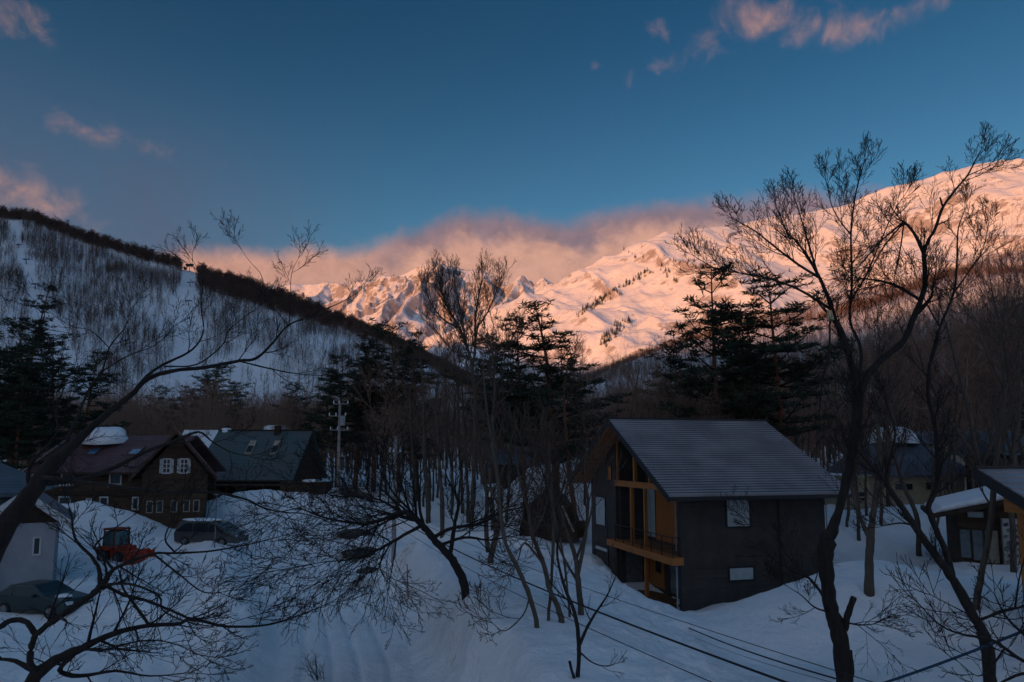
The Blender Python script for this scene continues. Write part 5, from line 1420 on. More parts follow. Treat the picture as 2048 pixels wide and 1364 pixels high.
def traced(name, label, limbs, seed, bark=None, twig=None, cat='tree', ground=True, group=None):
    """limbs: (points [(px,py,Y,r px)], density per metre, twig config, start of sprouting)"""
    rng = np.random.default_rng(seed)
    bark = bark or M_BARK; twig = twig or M_TWIG
    p0 = limbs[0][0][0]; b = np.array(P(*p0[:3]))
    root = empty(name, tuple(b)); tag(root, label, cat, group)
    C = Acc()
    for li, (pts, dens, cfg, t0) in enumerate(limbs):
        q = []
        for (px, py, Y, r) in pts:
            r = r * (0.66 if r < 12 else 0.66 + 0.14 * min(1, (r - 12) / 8))
            if seed == 101: r *= .70 if r < 14 else .72
            x, y, z = P(px, py, Y); q.append((x - b[0], y - b[1], z - b[2], r * Y / FPX))
        s = smooth_path(q); L = np.linalg.norm(np.diff(s[:, :3], axis=0), axis=1).sum()
        jit = rng.normal(0, 1, s[:, :3].shape) * (s[:, 3:4] * 0.07); jit[0] = 0
        s[:, :3] += jit
        rad = s[:, 3] * (1 + rng.normal(0, .05, len(s)))
        if li == 0 and ground: rad[0] *= 1.25; s[0, 2] -= 0.7
        T = Acc(); T.tube(s[:, :3], rad, 9 if rad.max() > .05 else 6)
        # knots and bark swellings
        obj('trunk' if li == 0 else 'branch', T.mesh('trunk' if li == 0 else 'branch', bark), root)
        if cfg:
            dens = dens * DMUL; c0 = dict(cfg[0]); c0['kids'] = dens * L
            accs = [C] * (len(cfg))
            sprout(accs, rng, s[:, :3], rad, L, 0, [c0] + cfg[1:], t0=t0, dens=dens * L)
            # the limb's own tip breaks up into twigs
            d = unit(s[-1, :3] - s[-2, :3])
            for q_ in range(2): grow(accs, rng, s[-1, :3], branch_dir(d, math.radians(rng.uniform(5, 28)), q_ * 2.1 + rng.random()), (cfg[1].get('len') or 1) * .6, max(rad[-1] * .7, .004), 1, [c0] + cfg[1:])
    if C.nv: obj('twigs', C.mesh('twigs', twig, smooth=False), root)
    return root
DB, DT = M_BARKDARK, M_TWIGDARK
# A: big dark limb crossing the left of the picture
n2 = twcfg(.55, .05, 6, 4.5, .0022, 46, .2, True, 1.5)
A0 = 9.0
traced('near_tree', 'big dark bare tree leaning in from the left edge with a long limb sweeping right', [
    ([(-60, 1180, A0, 40), (0, 1072, A0, 36), (60, 990, A0 + .1, 30), (100, 935, A0 + .2, 26), (136, 899, A0 + .3, 19), (186, 852, A0 + .4, 15), (231, 814, A0 + .5, 13), (262, 790, A0 + .5, 11), (296, 758, A0 + .6, 10), (345, 742, A0 + .7, 9), (410, 751 - 16, A0 + .8, 8), (478, 722, A0 + .9, 7), (513, 716, A0 + 1, 6.5), (547, 684, A0 + 1, 5), (574, 653, A0 + 1, 4.2), (615, 633, A0 + 1.1, 3.2), (677, 607, A0 + 1.2, 2), (716, 585, A0 + 1.3, 1)], .5, n2, .55),
    ([(262, 790, A0 + .5, 8), (294, 752, A0 + .4, 6.5), (325, 730, A0 + .4, 5.5), (376, 705, A0 + .4, 4.5), (400, 681, A0 + .4, 3.4), (407, 653, A0 + .4, 3), (403, 619, A0 + .4, 2.4), (404, 555, A0 + .4, 1.6), (386, 522, A0 + .4, .9)], 1.2, n2, .35),
    ([(328, 733, A0 + .4, 4), (393, 729, A0 + .6, 3.4), (444, 691, A0 + .7, 2.8), (458, 660, A0 + .7, 2.4), (495, 630, A0 + .8, 1.6), (520, 612, A0 + .8, 1)], 1.3, n2, .3),
    ([(578, 653, A0 + 1, 3), (560, 630, A0 + 1, 2.4), (533, 599, A0 + 1, 2), (523, 551, A0 + 1, 1.4), (499, 522, A0 + 1, 1), (472, 484, A0 + 1, .7)], 1.0, n2, .3),
    ([(578, 653, A0 + 1, 2.6), (581, 602, A0 + 1.1, 2), (583, 548, A0 + 1.1, 1.3), (597, 516, A0 + 1.1, .8)], 1.4, n2, .3),
    ([(478, 722, A0 + .9, 4.5), (547, 739, A0 + 1.1, 3.4), (598, 748, A0 + 1.3, 2.4), (660, 752, A0 + 1.5, 1.2)], 1.6, n2, .2),
    ([(120, 915, A0 + .3, 9), (150, 845, A0 + .6, 6), (180, 775, A0 + .8, 4.5), (205, 740, A0 + .9, 3.8), (219, 694, A0 + .9, 3), (250, 655, A0 + .9, 2.2), (262, 620, A0 + 1, 1)], 1.0, n2, .35),
    ([(219, 696, A0 + .9, 2.4), (180, 660, A0 + 1, 1.8), (137, 650, A0 + 1, 1.4), (61, 594, A0 + 1.1, .7)], 1.2, n2, .2),
    ([(205, 742, A0 + .9, 3), (255, 712, A0 + .9, 2.5), (310, 690, A0 + .9, 1.8), (345, 655, A0 + 1, 1)], 1.4, n2, .2),
    ([(78, 965, A0 + .2, 17), (130, 962, A0 + .2, 13), (174, 955, A0 + .2, 10.5), (231, 934, A0 + .1, 9.5), (289, 905, A0, 8.5), (351, 881, A0 - .1, 7), (397, 864, A0 - .1, 5), (427, 885, A0 - .1, 3.4), (464, 905, A0 - .1, 2.6), (500, 912, A0 - .1, 1.2)], .9, n2, .3),
    ([(90, 955, A0, 10), (200, 968, A0 - .4, 8), (310, 982, A0 - .6, 7), (408, 984, A0 - .7, 6.5), (450, 988, A0 - .7, 5.5), (495, 1000, A0 - .7, 4.6), (530, 1017, A0 - .7, 3.8), (572, 1025, A0 - .7, 3.2), (605, 1027, A0 - .7, 2.6), (652, 1040, A0 - .7, 1.5)], 1.1, n2, .45),
    ([(60, 985, A0 + .2, 12), (60, 930, A0 + .3, 7), (112, 870, A0 + .3, 4.5), (112, 820, A0 + .4, 3), (130, 770, A0 + .4, 1.6)], 1.0, n2, .4),
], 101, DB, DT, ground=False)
# B: lower foreground tree bottom left
B0 = 7.0; m1 = twcfg(.52, .04, 5, 4, .0023, 50, .22, True, 2)
traced('near_tree', 'gnarled dark tree filling the bottom left corner with fine spreading twigs', [
    ([(30, 1420, B0, 20), (70, 1352, B0, 17), (124, 1313, B0, 13), (165, 1296, B0, 11), (207, 1275, B0 + .1, 9), (248, 1261, B0 + .1, 7.5), (298, 1251, B0 + .1, 6), (356, 1248, B0 + .1, 5.4), (385, 1238, B0 + .1, 5), (455, 1253, B0 + .2, 4), (537, 1249, B0 + .3, 3), (600, 1230, B0 + .3, 2), (661, 1205, B0 + .4, 1)], 2.6, m1, .2),
    ([(-30, 1268, B0 - .3, 8), (0, 1254, B0 - .3, 8), (25, 1240, B0 - .2, 8), (54, 1244, B0 - .2, 8), (72, 1266, B0 - .2, 9), (95, 1250, B0 - .2, 9), (136, 1222, B0 - .2, 9), (182, 1190, B0 - .2, 9.5), (205, 1168, B0 - .2, 9), (227, 1139, B0 - .2, 6), (265, 1122, B0 - .2, 5), (306, 1107, B0 - .1, 4.2), (351, 1106, B0 - .1, 3.6), (413, 1103, B0, 3), (496, 1089, B0, 2.2), (579, 1068, B0 + .1, 1)], 2.0, m1, .3),
    ([(72, 1266, B0 - .2, 9), (62, 1296, B0 - .1, 9), (62, 1329, B0 - .1, 9), (82, 1345, B0, 10)], 0, None, 0),
    ([(200, 1172, B0 - .2, 7), (198, 1140, B0 - .2, 6), (182, 1112, B0 - .2, 4.8), (155, 1085, B0 - .2, 4), (146, 1060, B0 - .2, 3), (143, 1031, B0 - .2, 2.4), (137, 1010, B0 - .2, 1.2)], 2.0, m1, .3),
    ([(227, 1139, B0 - .2, 5), (205, 1112, B0 - .1, 4), (190, 1092, B0 - .1, 3), (225, 1060, B0, 2), (268, 1030, B0, 1)], 2.0, m1, .2),
    ([(205, 1168, B0 - .2, 6), (248, 1190, B0 - .1, 5), (289, 1200, B0 - .1, 4.5), (330, 1216, B0, 4), (372, 1234, B0, 3.4)], 2.2, m1, .1),
    ([(205, 1170, B0 - .2, 5), (260, 1168, B0 - .3, 3.6), (318, 1192, B0 - .4, 3), (330, 1225, B0 - .4, 2.2), (420, 1252, B0 - .4, 1.6), (520, 1228, B0 - .4, .8)], 2.2, m1, .2),
    ([(165, 1296, B0, 5), (205, 1300, B0, 3.5), (280, 1282, B0, 2.4), (340, 1285, B0, 1.6), (400, 1310, B0, 1)], 2.8, m1, .1),
    ([(298, 1251, B0, 5), (270, 1210, B0, 4), (248, 1180, B0, 3), (240, 1150, B0, 2)], 2.4, m1, .2),
    ([(351, 1106, B0 - .1, 3), (330, 1078, B0 - .1, 2.4), (345, 1040, B0, 1.6), (362, 1012, B0, .9)], 2.2, m1, .2),
    ([(80, 1348, B0, 9), (30, 1322, B0, 6), (-20, 1318, B0, 4)], 2, m1, .2),
    ([(150, 1305, B0, 8), (120, 1340, B0 + .2, 7), (160, 1352, B0 + .2, 6), (230, 1342, B0 + .2, 4), (300, 1352, B0 + .2, 2.4), (380, 1345, B0 + .3, 1)], 2.6, m1, .1),
    ([(306, 1107, B0 - .1, 3), (360, 1150, B0 - .2, 2.4), (410, 1185, B0 - .2, 1.8), (470, 1180, B0 - .2, 1)], 2.2, m1, .1),
], 102, DB, DT, ground=False)
# C: leaning tree in the middle
cx, C0, _ = hit(932, 1192); c1 = twcfg(2.6, -.02, 6, 5, .0075, 46, .16, True, 2.5); c2 = twcfg(2.0, .05, 6, 4.5, .0075, 46, .16, True, 2)
traced('leaning_tree', 'dark bare tree leaning left from the road bank with low drooping branches', [
    ([(934, 1196, C0, 13), (926, 1161, C0, 13), (910, 1129, C0, 12), (899, 1112, C0, 12), (877, 1089, C0, 10.5), (858, 1066, C0 - .2, 10), (840, 1046, C0 - .3, 9), (821, 1030, C0 - .4, 8), (802, 1025, C0 - .5, 6.5), (767, 1038, C0 - .8, 5.4), (740, 1046, C0 - 1, 4.6), (711, 1047, C0 - 1.2, 4), (649, 1035, C0 - 1.4, 3), (600, 1018, C0 - 1.5, 2), (560, 1024, C0 - 1.6, 1.2)], 1.9, c1, .38),
    ([(842, 1052, C0 - .3, 6), (815, 1066, C0 - .5, 5), (781, 1086, C0 - .8, 4.4), (737, 1108, C0 - 1.2, 3.4), (693, 1120, C0 - 1.4, 2.4), (640, 1125, C0 - 1.6, 1.4), (582, 1138, C0 - 1.8, .8)], 2.0, c1, .2),
    ([(899, 1114, C0, 7.5), (905, 1080, C0 + .1, 6.5), (910, 1045, C0 + .2, 5.5), (917, 1010, C0 + .2, 4.8), (912, 990, C0 + .2, 4)], .8, c2, .3),
    ([(865, 1076, C0, 6), (905, 1056, C0 - .4, 5), (959, 1048, C0 - .8, 4), (1003, 1024, C0 - 1, 3), (1045, 1015, C0 - 1.2, 1.8)], 1.8, c2, .2),
    ([(858, 1066, C0, 5), (835, 1035, C0 + .6, 4), (790, 990, C0 + 1, 3), (770, 955, C0 + 1.2, 2), (755, 935, C0 + 1.2, 1)], 1.8, c2, .2),
    ([(802, 1025, C0 - .5, 4), (760, 1000, C0, 3), (715, 990, C0 + .3, 2), (660, 960, C0 + .5, 1)], 1.8, c2, .2),
    ([(781, 1086, C0 - .8, 3.4), (760, 1130, C0 - 1, 2.4), (772, 1160, C0 - 1.2, 1.2)], 1.8, c1, .2),
    ([(879, 1090, C0, 5), (930, 1075, C0 - .6, 4), (975, 1080, C0 - 1, 3), (1010, 1075, C0 - 1, 2)], 1.6, c2, .2),
], 103, DB, DT)
# D: clump of slender stems below the hut
def slender(label, pts, seed, extra=(), dens=.6, L=1.7, t0=.42, rmin=.007, name='slender_tree', base=None, bark=None, twig=None, up=.1):
    bx, by, bz = hit(*(base or pts[0][:2]))
    cfg = twcfg(L, up, 5, 4, rmin, 40, .16, True, 2)
    limbs = [([(a, b, by + (c if len(r_) else 0), r_[0]) for (a, b, c, *r_) in pts], dens, cfg, t0)]
    for e in extra: limbs.append(([(a, b, by + c, r_) for (a, b, c, r_) in e], dens * 1.2, cfg, .25))
    return traced(name, label, limbs, seed, bark or M_BARK, twig or M_TWIG)
slender('slim leaning trunk left of the clump, its foot lowest on the bank', [(1077, 1256, 0, 7), (1060, 1194, 0, 7), (1038, 1141, 0, 6.5), (1012, 1088, 0, 6), (1001, 1026, .3, 5.5), (996, 960, .6, 5), (985, 893, 1, 4.2), (972, 804, 1.4, 3.2), (966, 740, 1.6, 2)], 111,
        extra=[[(1001, 1026, .3, 3.5), (1035, 1000, .4, 2.8), (1060, 960, .5, 2), (1072, 900, .6, 1)], [(1060, 1194, 0, 3), (1046, 1230, -.6, 2.4), (1010, 1262, -1.2, 1.6), (985, 1246, -1.6, .8)]])
slender('slim crooked trunk at the front of the clump with snow round its foot', [(1126, 1246, 0, 9), (1112, 1205, 0, 8), (1100, 1181, 0, 7.5), (1087, 1128, 0, 7), (1065, 1070, 0, 6), (1056, 1020, .2, 4.6), (1040, 960, .4, 3.4), (1030, 900, .6, 2)], 112,
        extra=[[(1087, 1128, 0, 4), (1050, 1086, -.3, 3), (1036, 1120, -.6, 2)], [(1065, 1070, 0, 3.4), (1090, 1020, .3, 2.6), (1100, 960, .6, 1.4)]])
slender('thin dark upright stem just behind the crooked trunk', [(1096, 1242, 0, 4.5), (1103, 1159, 0, 4.5), (1107, 1070, 0, 5.5), (1106, 1020, 0, 5.5), (1102, 981, 0, 6), (1098, 940, 0, 5), (1096, 920, 0, 4)], 113, dens=.7)
slender('grey trunk beside the dark house forking into several stems', [(1163, 1230, 0, 9), (1156, 1159, 0, 8), (1150, 1110, 0, 7), (1131, 1060, 0, 6), (1112, 1000, .2, 5), (1098, 950, .4, 4), (1085, 890, .6, 2.4)], 114,
        extra=[[(1156, 1150, 0, 6), (1171, 1070, -.2, 5), (1176, 1000, -.3, 4), (1168, 940, -.3, 2.6), (1175, 880, -.3, 1.4)], [(1152, 1120, 0, 4.4), (1176, 1050, -.4, 3.4), (1190, 985, -.6, 2)], [(1156, 1165, 0, 4), (1125, 1110, .3, 3.4), (1108, 1060, .4, 2.6), (1095, 1000, .6, 1.4)]])
slender('thin stem between the crooked trunk and the grey trunk', [(1140, 1236, 0, 3.4), (1135, 1180, 0, 3.4), (1128, 1120, 0, 3.6), (1118, 1070, .2, 3.6), (1105, 1010, .4, 3), (1092, 960, .6, 2)], 115, dens=.8, base=(1140, 1236))
traced('sapling', 'crooked sapling in front of the wires with a cut stub near the bottom edge', [
    ([(1160, 1440, 17, 7), (1155, 1370, 17, 6.5), (1158, 1291, 17, 6), (1149, 1225, 17.2, 5.5), (1126, 1165, 17.4, 4.4), (1114, 1100, 17.6, 3.4), (1122, 1040, 17.8, 2.4), (1108, 985, 18, 1.3)], .9, twcfg(.9, .1, 4, 3, .004, 42, .2), .35),
    ([(1156, 1300, 17, 5), (1172, 1260, 16.9, 4.4), (1190, 1228, 16.8, 3.4), (1215, 1190, 16.7, 2.4), (1232, 1150, 16.6, 1.3)], 1.2, twcfg(.7, .1, 4, 3, .004, 42, .2), .3),
    ([(1157, 1378, 17, 5), (1146, 1350, 16.9, 4.6), (1139, 1322, 16.9, 4)], 0, None, 0),
    ([(1160, 1305, 17, 3), (1185, 1325, 16.8, 2), (1210, 1332, 16.7, 1.6), (1236, 1326, 16.6, .9)], 1.2, twcfg(.4, .1, 3, 2, .004, 42, .2), .3)], 116, M_BARKDARK, M_TWIGDARK)
# E..: the trunks standing along the lane
slender('forked dark trunk pair left of the arched hut', [(978, 1126, 0, 9), (990, 1080, 0, 9), (998, 1040, 0, 8.5), (1000, 990, .3, 7.5), (992, 930, .6, 6), (985, 850, 1, 5), (990, 780, 1.4, 3.4), (984, 700, 1.8, 2)], 117,
        extra=[[(976, 1105, 0, 7), (972, 1050, .2, 7), (974, 990, .4, 6), (960, 920, .6, 4.4), (950, 850, .8, 3), (940, 790, 1, 1.6)]], L=2.4, rmin=.009)
mids = [(885, 1072, 879, 930, 872, 800, 7, 'thick grey brown trunk straight behind the leaning tree'), (857, 1045, 850, 925, 846, 770, 8, 'reddish trunk left of the thick grey brown one'), (903, 1030, 904, 930, 910, 800, 5, 'thin trunk just right of the thick grey brown one'),
        (936, 1045, 932, 930, 925, 790, 5.5, 'grey trunk between the thin trunk and the snow capped stump'), (945, 1036, 950, 930, 962, 780, 4.5, 'slim trunk with a slight right lean near the snow capped stump'), (925, 1026, 918, 900, 916, 780, 4.5, 'slim dark trunk farther back near the snow capped stump'),
        (830, 1015, 826, 920, 820, 800, 5, 'small trunk standing left of the reddish trunk'), (1012, 1042, 1020, 930, 1028, 800, 5, 'trunk rising just right of the snow capped stump'), (905, 985, 896, 880, 890, 760, 4, 'thin far trunk in the middle of the lane side row'), (800, 985, 806, 900, 812, 790, 4, 'far trunk just right of the slim utility pole')]
for i, (xb, yb, x1, y1, x2, y2, r, lab) in enumerate(mids):
    slender(lab, [(xb, yb, 0, r), ((xb + x1) / 2 + 2, (yb + y1) / 2, 0, r * .95), (x1, y1, .5, r * .8), (x2, y2, 1.0, r * .45), (x2 + (-1) ** i * 8, y2 - 70, 1.4, r * .2)], 120 + i, L=2.4, dens=.5, rmin=.009, name='lane_tree', t0=.5)
# F: tall fan shaped tree against the mountains
bx, F0, bz = hit(938, 1058); f1 = twcfg(2.0, .16, 6, 5, .008, 34, .10, True, 2)
traced('tall_tree', 'tall bare tree with a fan shaped double crown against the sunlit peaks', [
    ([(942, 1062, F0, 7), (947, 960, F0, 6.5), (950, 870, F0, 6), (950, 790, F0, 5.6), (944, 738, F0, 5), (938, 706, F0, 4.6), (919, 656, F0, 4), (899, 622, F0, 3.4), (885, 588, F0, 2.8), (876, 556, F0, 1.6)], 1.1, f1, .5),
    ([(944, 740, F0, 4.4), (950, 700, F0 + .3, 3.8), (951, 640, F0 + .4, 3), (958, 590, F0 + .5, 2.2), (966, 545, F0 + .5, 1.2)], 1.7, f1, .25),
    ([(930, 690, F0, 3.4), (925, 640, F0 - .3, 2.8), (914, 590, F0 - .4, 2), (908, 555, F0 - .4, 1.2)], 1.7, f1, .2),
    ([(919, 656, F0, 3), (888, 640, F0 + .4, 2.4), (864, 610, F0 + .5, 1.6), (852, 580, F0 + .5, 1)], 1.7, f1, .2),
    ([(951, 660, F0 + .4, 2.8), (975, 625, F0 + .2, 2.2), (990, 590, F0, 1.6), (1000, 560, F0, 1)], 1.7, f1, .2),
    ([(948, 780, F0, 4), (985, 730, F0 - .4, 3.2), (1010, 700, F0 - .5, 2.4), (1030, 665, F0 - .5, 1.4)], 1.4, f1, .2),
    ([(940, 716, F0, 3), (905, 700, F0, 2.2), (880, 670, F0, 1.6), (862, 650, F0, 1)], 1.7, f1, .2)], 141, M_BARK, M_TWIG)
# H: the big split tree on the right
H0 = 21.0; h1 = twcfg(1.0, .10, 6.5, 5, .0050, 42, .15, True, 2); h2 = twcfg(1.3, -.02, 6, 4, .0055, 38, .12, True, 2)
traced('big_tree', 'biggest bare tree right of the dark house, left stem sawn off at pale cut', [
    ([(1690, 1450, H0, 21), (1688, 1364, H0, 20), (1682, 1291, H0, 20), (1672, 1250, H0, 19), (1662, 1215, H0, 18), (1653, 1150, H0, 18), (1650, 1100, H0, 20), (1656, 1076, H0, 18), (1672, 1040, H0, 13), (1688, 981, H0, 12.5), (1700, 930, H0, 13.5), (1708, 880, H0, 14), (1714, 830, H0, 14), (1709, 795, H0, 13), (1711, 766, H0, 11), (1702, 725, H0, 10), (1692, 690, H0, 9.5), (1680, 658, H0, 8.5), (1664, 632, H0, 8)], .5, h1, .55),
    ([(1716, 830, H0, 12), (1722, 780, H0, 11), (1740, 745, H0 + .2, 10.5), (1762, 720, H0 + .3, 10), (1806, 682, H0 + .4, 9.5), (1828, 634, H0 + .4, 8.5), (1848, 580, H0 + .4, 7.5), (1850, 545, H0 + .4, 7), (1847, 506, H0 + .4, 6)], .6, h1, .35),
    ([(1847, 506, H0 + .4, 5), (1833, 475, H0 + .3, 4.4), (1819, 454, H0 + .3, 4), (1808, 444, H0 + .2, 3.6)], 1.0, h1, .2),
    ([(1808, 443, H0 + .2, 3.4), (1785, 462, H0 + .1, 3), (1762, 482, H0, 2.6), (1735, 512, H0, 2), (1706, 545, H0, 1.2)], 2.2, h2, .1),
    ([(1808, 445, H0 + .2, 2.4), (1800, 500, H0 + .1, 2), (1788, 560, H0, 1.4)], 2.0, h2, .15),
    ([(1808, 445, H0 + .2, 2.6), (1770, 490, H0 + .3, 2.2), (1742, 540, H0 + .4, 1.6), (1728, 580, H0 + .4, 1)], 2.0, h2, .15),
    ([(1847, 508, H0 + .4, 5.4), (1857, 480, H0 + .5, 5), (1870, 458, H0 + .5, 4.6), (1886, 414, H0 + .6, 4), (1912, 378, H0 + .6, 3.4), (1934, 352, H0 + .7, 2.8), (1950, 322, H0 + .7, 2), (1962, 300, H0 + .7, 1.3)], 1.2, h1, .2),
    ([(1886, 414, H0 + .6, 3.4), (1880, 395, H0 + .6, 2.6)], 0, None, 0),
    ([(1934, 352, H0 + .7, 2), (1965, 338, H0 + .8, 1.6), (1992, 326, H0 + .8, 1)], 2.2, h1, .1),
    ([(1690, 700, H0, 7), (1664, 618, H0 + .3, 6.5), (1646, 570, H0 + .4, 5.5), (1634, 546, H0 + .5, 5), (1612, 508, H0 + .5, 4), (1590, 480, H0 + .6, 3), (1573, 462, H0 + .6, 2.4), (1555, 420, H0 + .6, 1.2)], 1.7, h1, .4),
    ([(1640, 556, H0 + .4, 4.4), (1595, 528, H0 + .2, 3.6), (1545, 490, H0, 2.8), (1510, 462, H0, 2), (1470, 440, H0, 1)], 2.0, h1, .2),
    ([(1636, 552, H0 + .5, 4), (1618, 490, H0 + .8, 3), (1600, 430, H0 + 1, 2), (1588, 392, H0 + 1, 1)], 1.8, h1, .2),
    ([(1664, 620, H0 + .3, 4.4), (1600, 580, H0, 3.6), (1538, 557, H0 - .2, 3), (1480, 546, H0 - .3, 2.4), (1432, 537, H0 - .4, 1.8), (1388, 512, H0 - .4, .9)], 1.9, h1, .3),
    ([(1828, 634, H0 + .4, 5), (1860, 560 + 40, H0 + .2, 3.4), (1868, 560, H0 + .2, 2.4), (1872, 545, H0 + .1, 2)], 1.2, h1, .2),
    ([(1840, 600, H0 + .4, 5), (1800, 575, H0 + .6, 4.4), (1762, 562, H0 + .8, 3.6), (1716, 556, H0 + 1, 2)], 1.8, h1, .2),
    ([(1664, 1228, H0, 7), (1645, 1190, H0 - .5, 5), (1622, 1160, H0 - .8, 4), (1590, 1130, H0 - 1.1, 3), (1545, 1070, H0 - 1.3, 1.6), (1500, 1040, H0 - 1.4, .8)], 1.1, h1, .3),
    ([(1664, 1225, H0, 4), (1630, 1215, H0 - .4, 2.6), (1602, 1190, H0 - .6, 1.6), (1570, 1170, H0 - .8, .8)], 1.3, h1, .2),
    ([(1700, 1300, H0, 6), (1704, 1340, H0 - .2, 7), (1700, 1364, H0 - .1, 6)], 0, None, 0),
    ([(1690, 1258, H0, 10), (1693, 1240, H0 - .2, 9.5), (1700, 1215, H0 - .3, 9), (1708, 1194, H0 - .4, 8.5)], 0, None, 0),
    ([(1696, 1246, H0 - .2, 3), (1722, 1250, H0 - .4, 2.2), (1750, 1248, H0 - .6, 1.2)], 3.5, h2, .1),
    ([(1715, 770, H0, 7), (1722, 700, H0 + .5, 5), (1700, 640, H0 + 1, 4), (1704, 560, H0 + 1.2, 3.4), (1702, 465, H0 + 1.3, 2.8), (1712, 385, H0 + 1.4, 2), (1730, 320, H0 + 1.4, 1)], 1.7, h1, .35),
    ([(1703, 470, H0 + 1.3, 2.4), (1682, 445, H0 + 1.2, 2), (1664, 412, H0 + 1.2, 1.5), (1652, 362, H0 + 1.2, .9)], 2.2, h1, .2),
    ([(1703, 600, H0 + 1.2, 3), (1735, 545, H0 + 1, 2.4), (1762, 480, H0 + 1, 1.8), (1790, 420, H0 + 1, 1.2), (1815, 382, H0 + 1, .7)], 2.0, h1, .2),
    ([(1660, 640, H0, 3), (1658, 700, H0 - .4, 3.4), (1645, 760, H0 - .5, 3), (1638, 830, H0 - .6, 1.6)], 1.4, h2, .2),
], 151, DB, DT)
o = Kit().cyl(np.array(P(1661, 640, H0 - .14)), np.array(P(1659, 622, H0 - .10)), .11, 10, .07).build('cut_end', M_CUTWOOD)
bt = bpy.data.objects['big_tree']; o.parent = bt; o.matrix_parent_inverse = __import__('mathutils').Matrix.Translation(bt.location).inverted()
# I: leaning tree on the right
I0 = 20.0
traced('leaning_tree', 'bare tree leaning left at the bottom right, forking halfway up', [
    ([(1986, 1430, I0, 17), (1981, 1364, I0, 16), (1976, 1310, I0, 15.5), (1966, 1265, I0, 15), (1950, 1238, I0, 14), (1914, 1172, I0, 13), (1892, 1138, I0, 12), (1870, 1110, I0 + .1, 11.5), (1826, 1048, I0 + .2, 10), (1790, 995, I0 + .3, 8.5), (1773, 966, I0 + .4, 7)], .4, h1, .5),
    ([(1905, 1155, I0, 10), (1896, 1118, I0 + .2, 9.5), (1888, 1095, I0 + .3, 9), (1868, 1048, I0 + .4, 8.5), (1857, 1017, I0 + .5, 8), (1864, 995, I0 + .5, 8), (1872, 978, I0 + .6, 7.5), (1876, 930, I0 + .7, 6.5), (1874, 893, I0 + .8, 6.5), (1868, 840, I0 + .9, 6), (1856, 790, I0 + 1, 5), (1860, 730, I0 + 1, 4.6), (1880, 655, I0 + 1, 4), (1907, 586, I0 + 1, 3.4), (1914, 524, I0 + 1, 2.8), (1916, 460, I0 + 1, 2), (1932, 415, I0 + 1, 1)], 1.2, h1, .3),
    ([(1773, 966, I0 + .4, 5), (1782, 910, I0 + .6, 4), (1790, 860, I0 + .8, 3), (1770, 800, I0 + 1, 1.8)], 1.5, h1, .2),
    ([(1776, 970, I0 + .4, 5), (1740, 930, I0 + .3, 3.6), (1715, 900, I0 + .3, 2.4)], 1.2, h1, .2),
    ([(1907, 586, I0 + 1, 2.6), (1940, 540, I0 + 1, 2), (1965, 500, I0 + 1, 1.2), (1975, 455, I0 + 1, .8)], 2.0, h1, .2),
    ([(1880, 655, I0 + 1, 3), (1850, 600, I0 + 1.2, 2), (1835, 560, I0 + 1.3, 1)], 1.8, h1, .2),
    ([(1826, 1050, I0 + .2, 4), (1800, 1046, I0, 2.6), (1765, 1052, I0 - .2, 1.4)], 1.0, h1, .2),
    ([(1958, 1240, I0, 5), (2000, 1225, I0 - .4, 4), (2048, 1212, I0 - .8, 3)], 1.5, twcfg(1.0, .05, 5, 4, .005, 42, .18), .2)], 161, DB, DT)
# J K L M N: middle distance trunks on the right
slender('grey double trunk standing on the mound right of the dark house', [(1738, 1188, 0, 13), (1739, 1114, 0, 12), (1741, 1070, 0, 11), (1747, 1026, 0, 9), (1755, 973, .3, 7.5), (1760, 900, .6, 6), (1752, 830, 1, 5), (1748, 760, 1.4, 3.6), (1760, 680, 1.6, 2)], 171,
        extra=[[(1741, 1080, 0, 7), (1731, 1060, 0, 6.5), (1711, 1008, .3, 5), (1700, 950, .6, 4), (1680, 880, .8, 2.6), (1672, 810, 1, 1.4)], [(1756, 930, .5, 4), (1785, 860, .8, 3), (1800, 790, 1, 1.8)]], L=2.2, rmin=.008, name='grey_tree')
slender('slanting grey brown trunk in front of the cream house', [(1838, 1112, 0, 7.5), (1836, 1048, 0, 7), (1825, 1010, .2, 6.5), (1808, 973, .4, 6), (1790, 915, .6, 5), (1775, 850, .8, 4), (1780, 770, 1, 2.6), (1770, 700, 1.2, 1.4)], 172, L=2.6, rmin=.009, name='grey_tree')
slender('stout grey trunk in front of the rubble stone house', [(1952, 1218, 0, 10), (1957, 1180, 0, 9.5), (1963, 1150, 0, 9), (1978, 1070, 0, 8.5), (1985, 1004, 0, 8.5), (1990, 940, .3, 7), (2000, 860, .6, 6), (2010, 770, 1, 4.6), (2000, 680, 1.4, 3), (2010, 600, 1.6, 1.6)], 173,
        extra=[[(1996, 880, .5, 4), (2025, 800, .4, 3.4), (2050, 720, .4, 2.6)], [(2008, 780, 1, 3.6), (1980, 720, 1.2, 2.8), (1955, 660, 1.2, 1.8)]], L=2.6, rmin=.008, name='grey_tree')
slender('short grey trunk beside the stone pier at the right edge', [(2026, 1144, 0, 8), (2027, 1070, 0, 8), (2022, 1000, .2, 7), (2030, 900, .5, 6), (2040, 800, .8, 5), (2035, 700, 1, 3.6), (2050, 600, 1.2, 2)], 174, L=2.8, rmin=.009, name='grey_tree', dens=1.1)
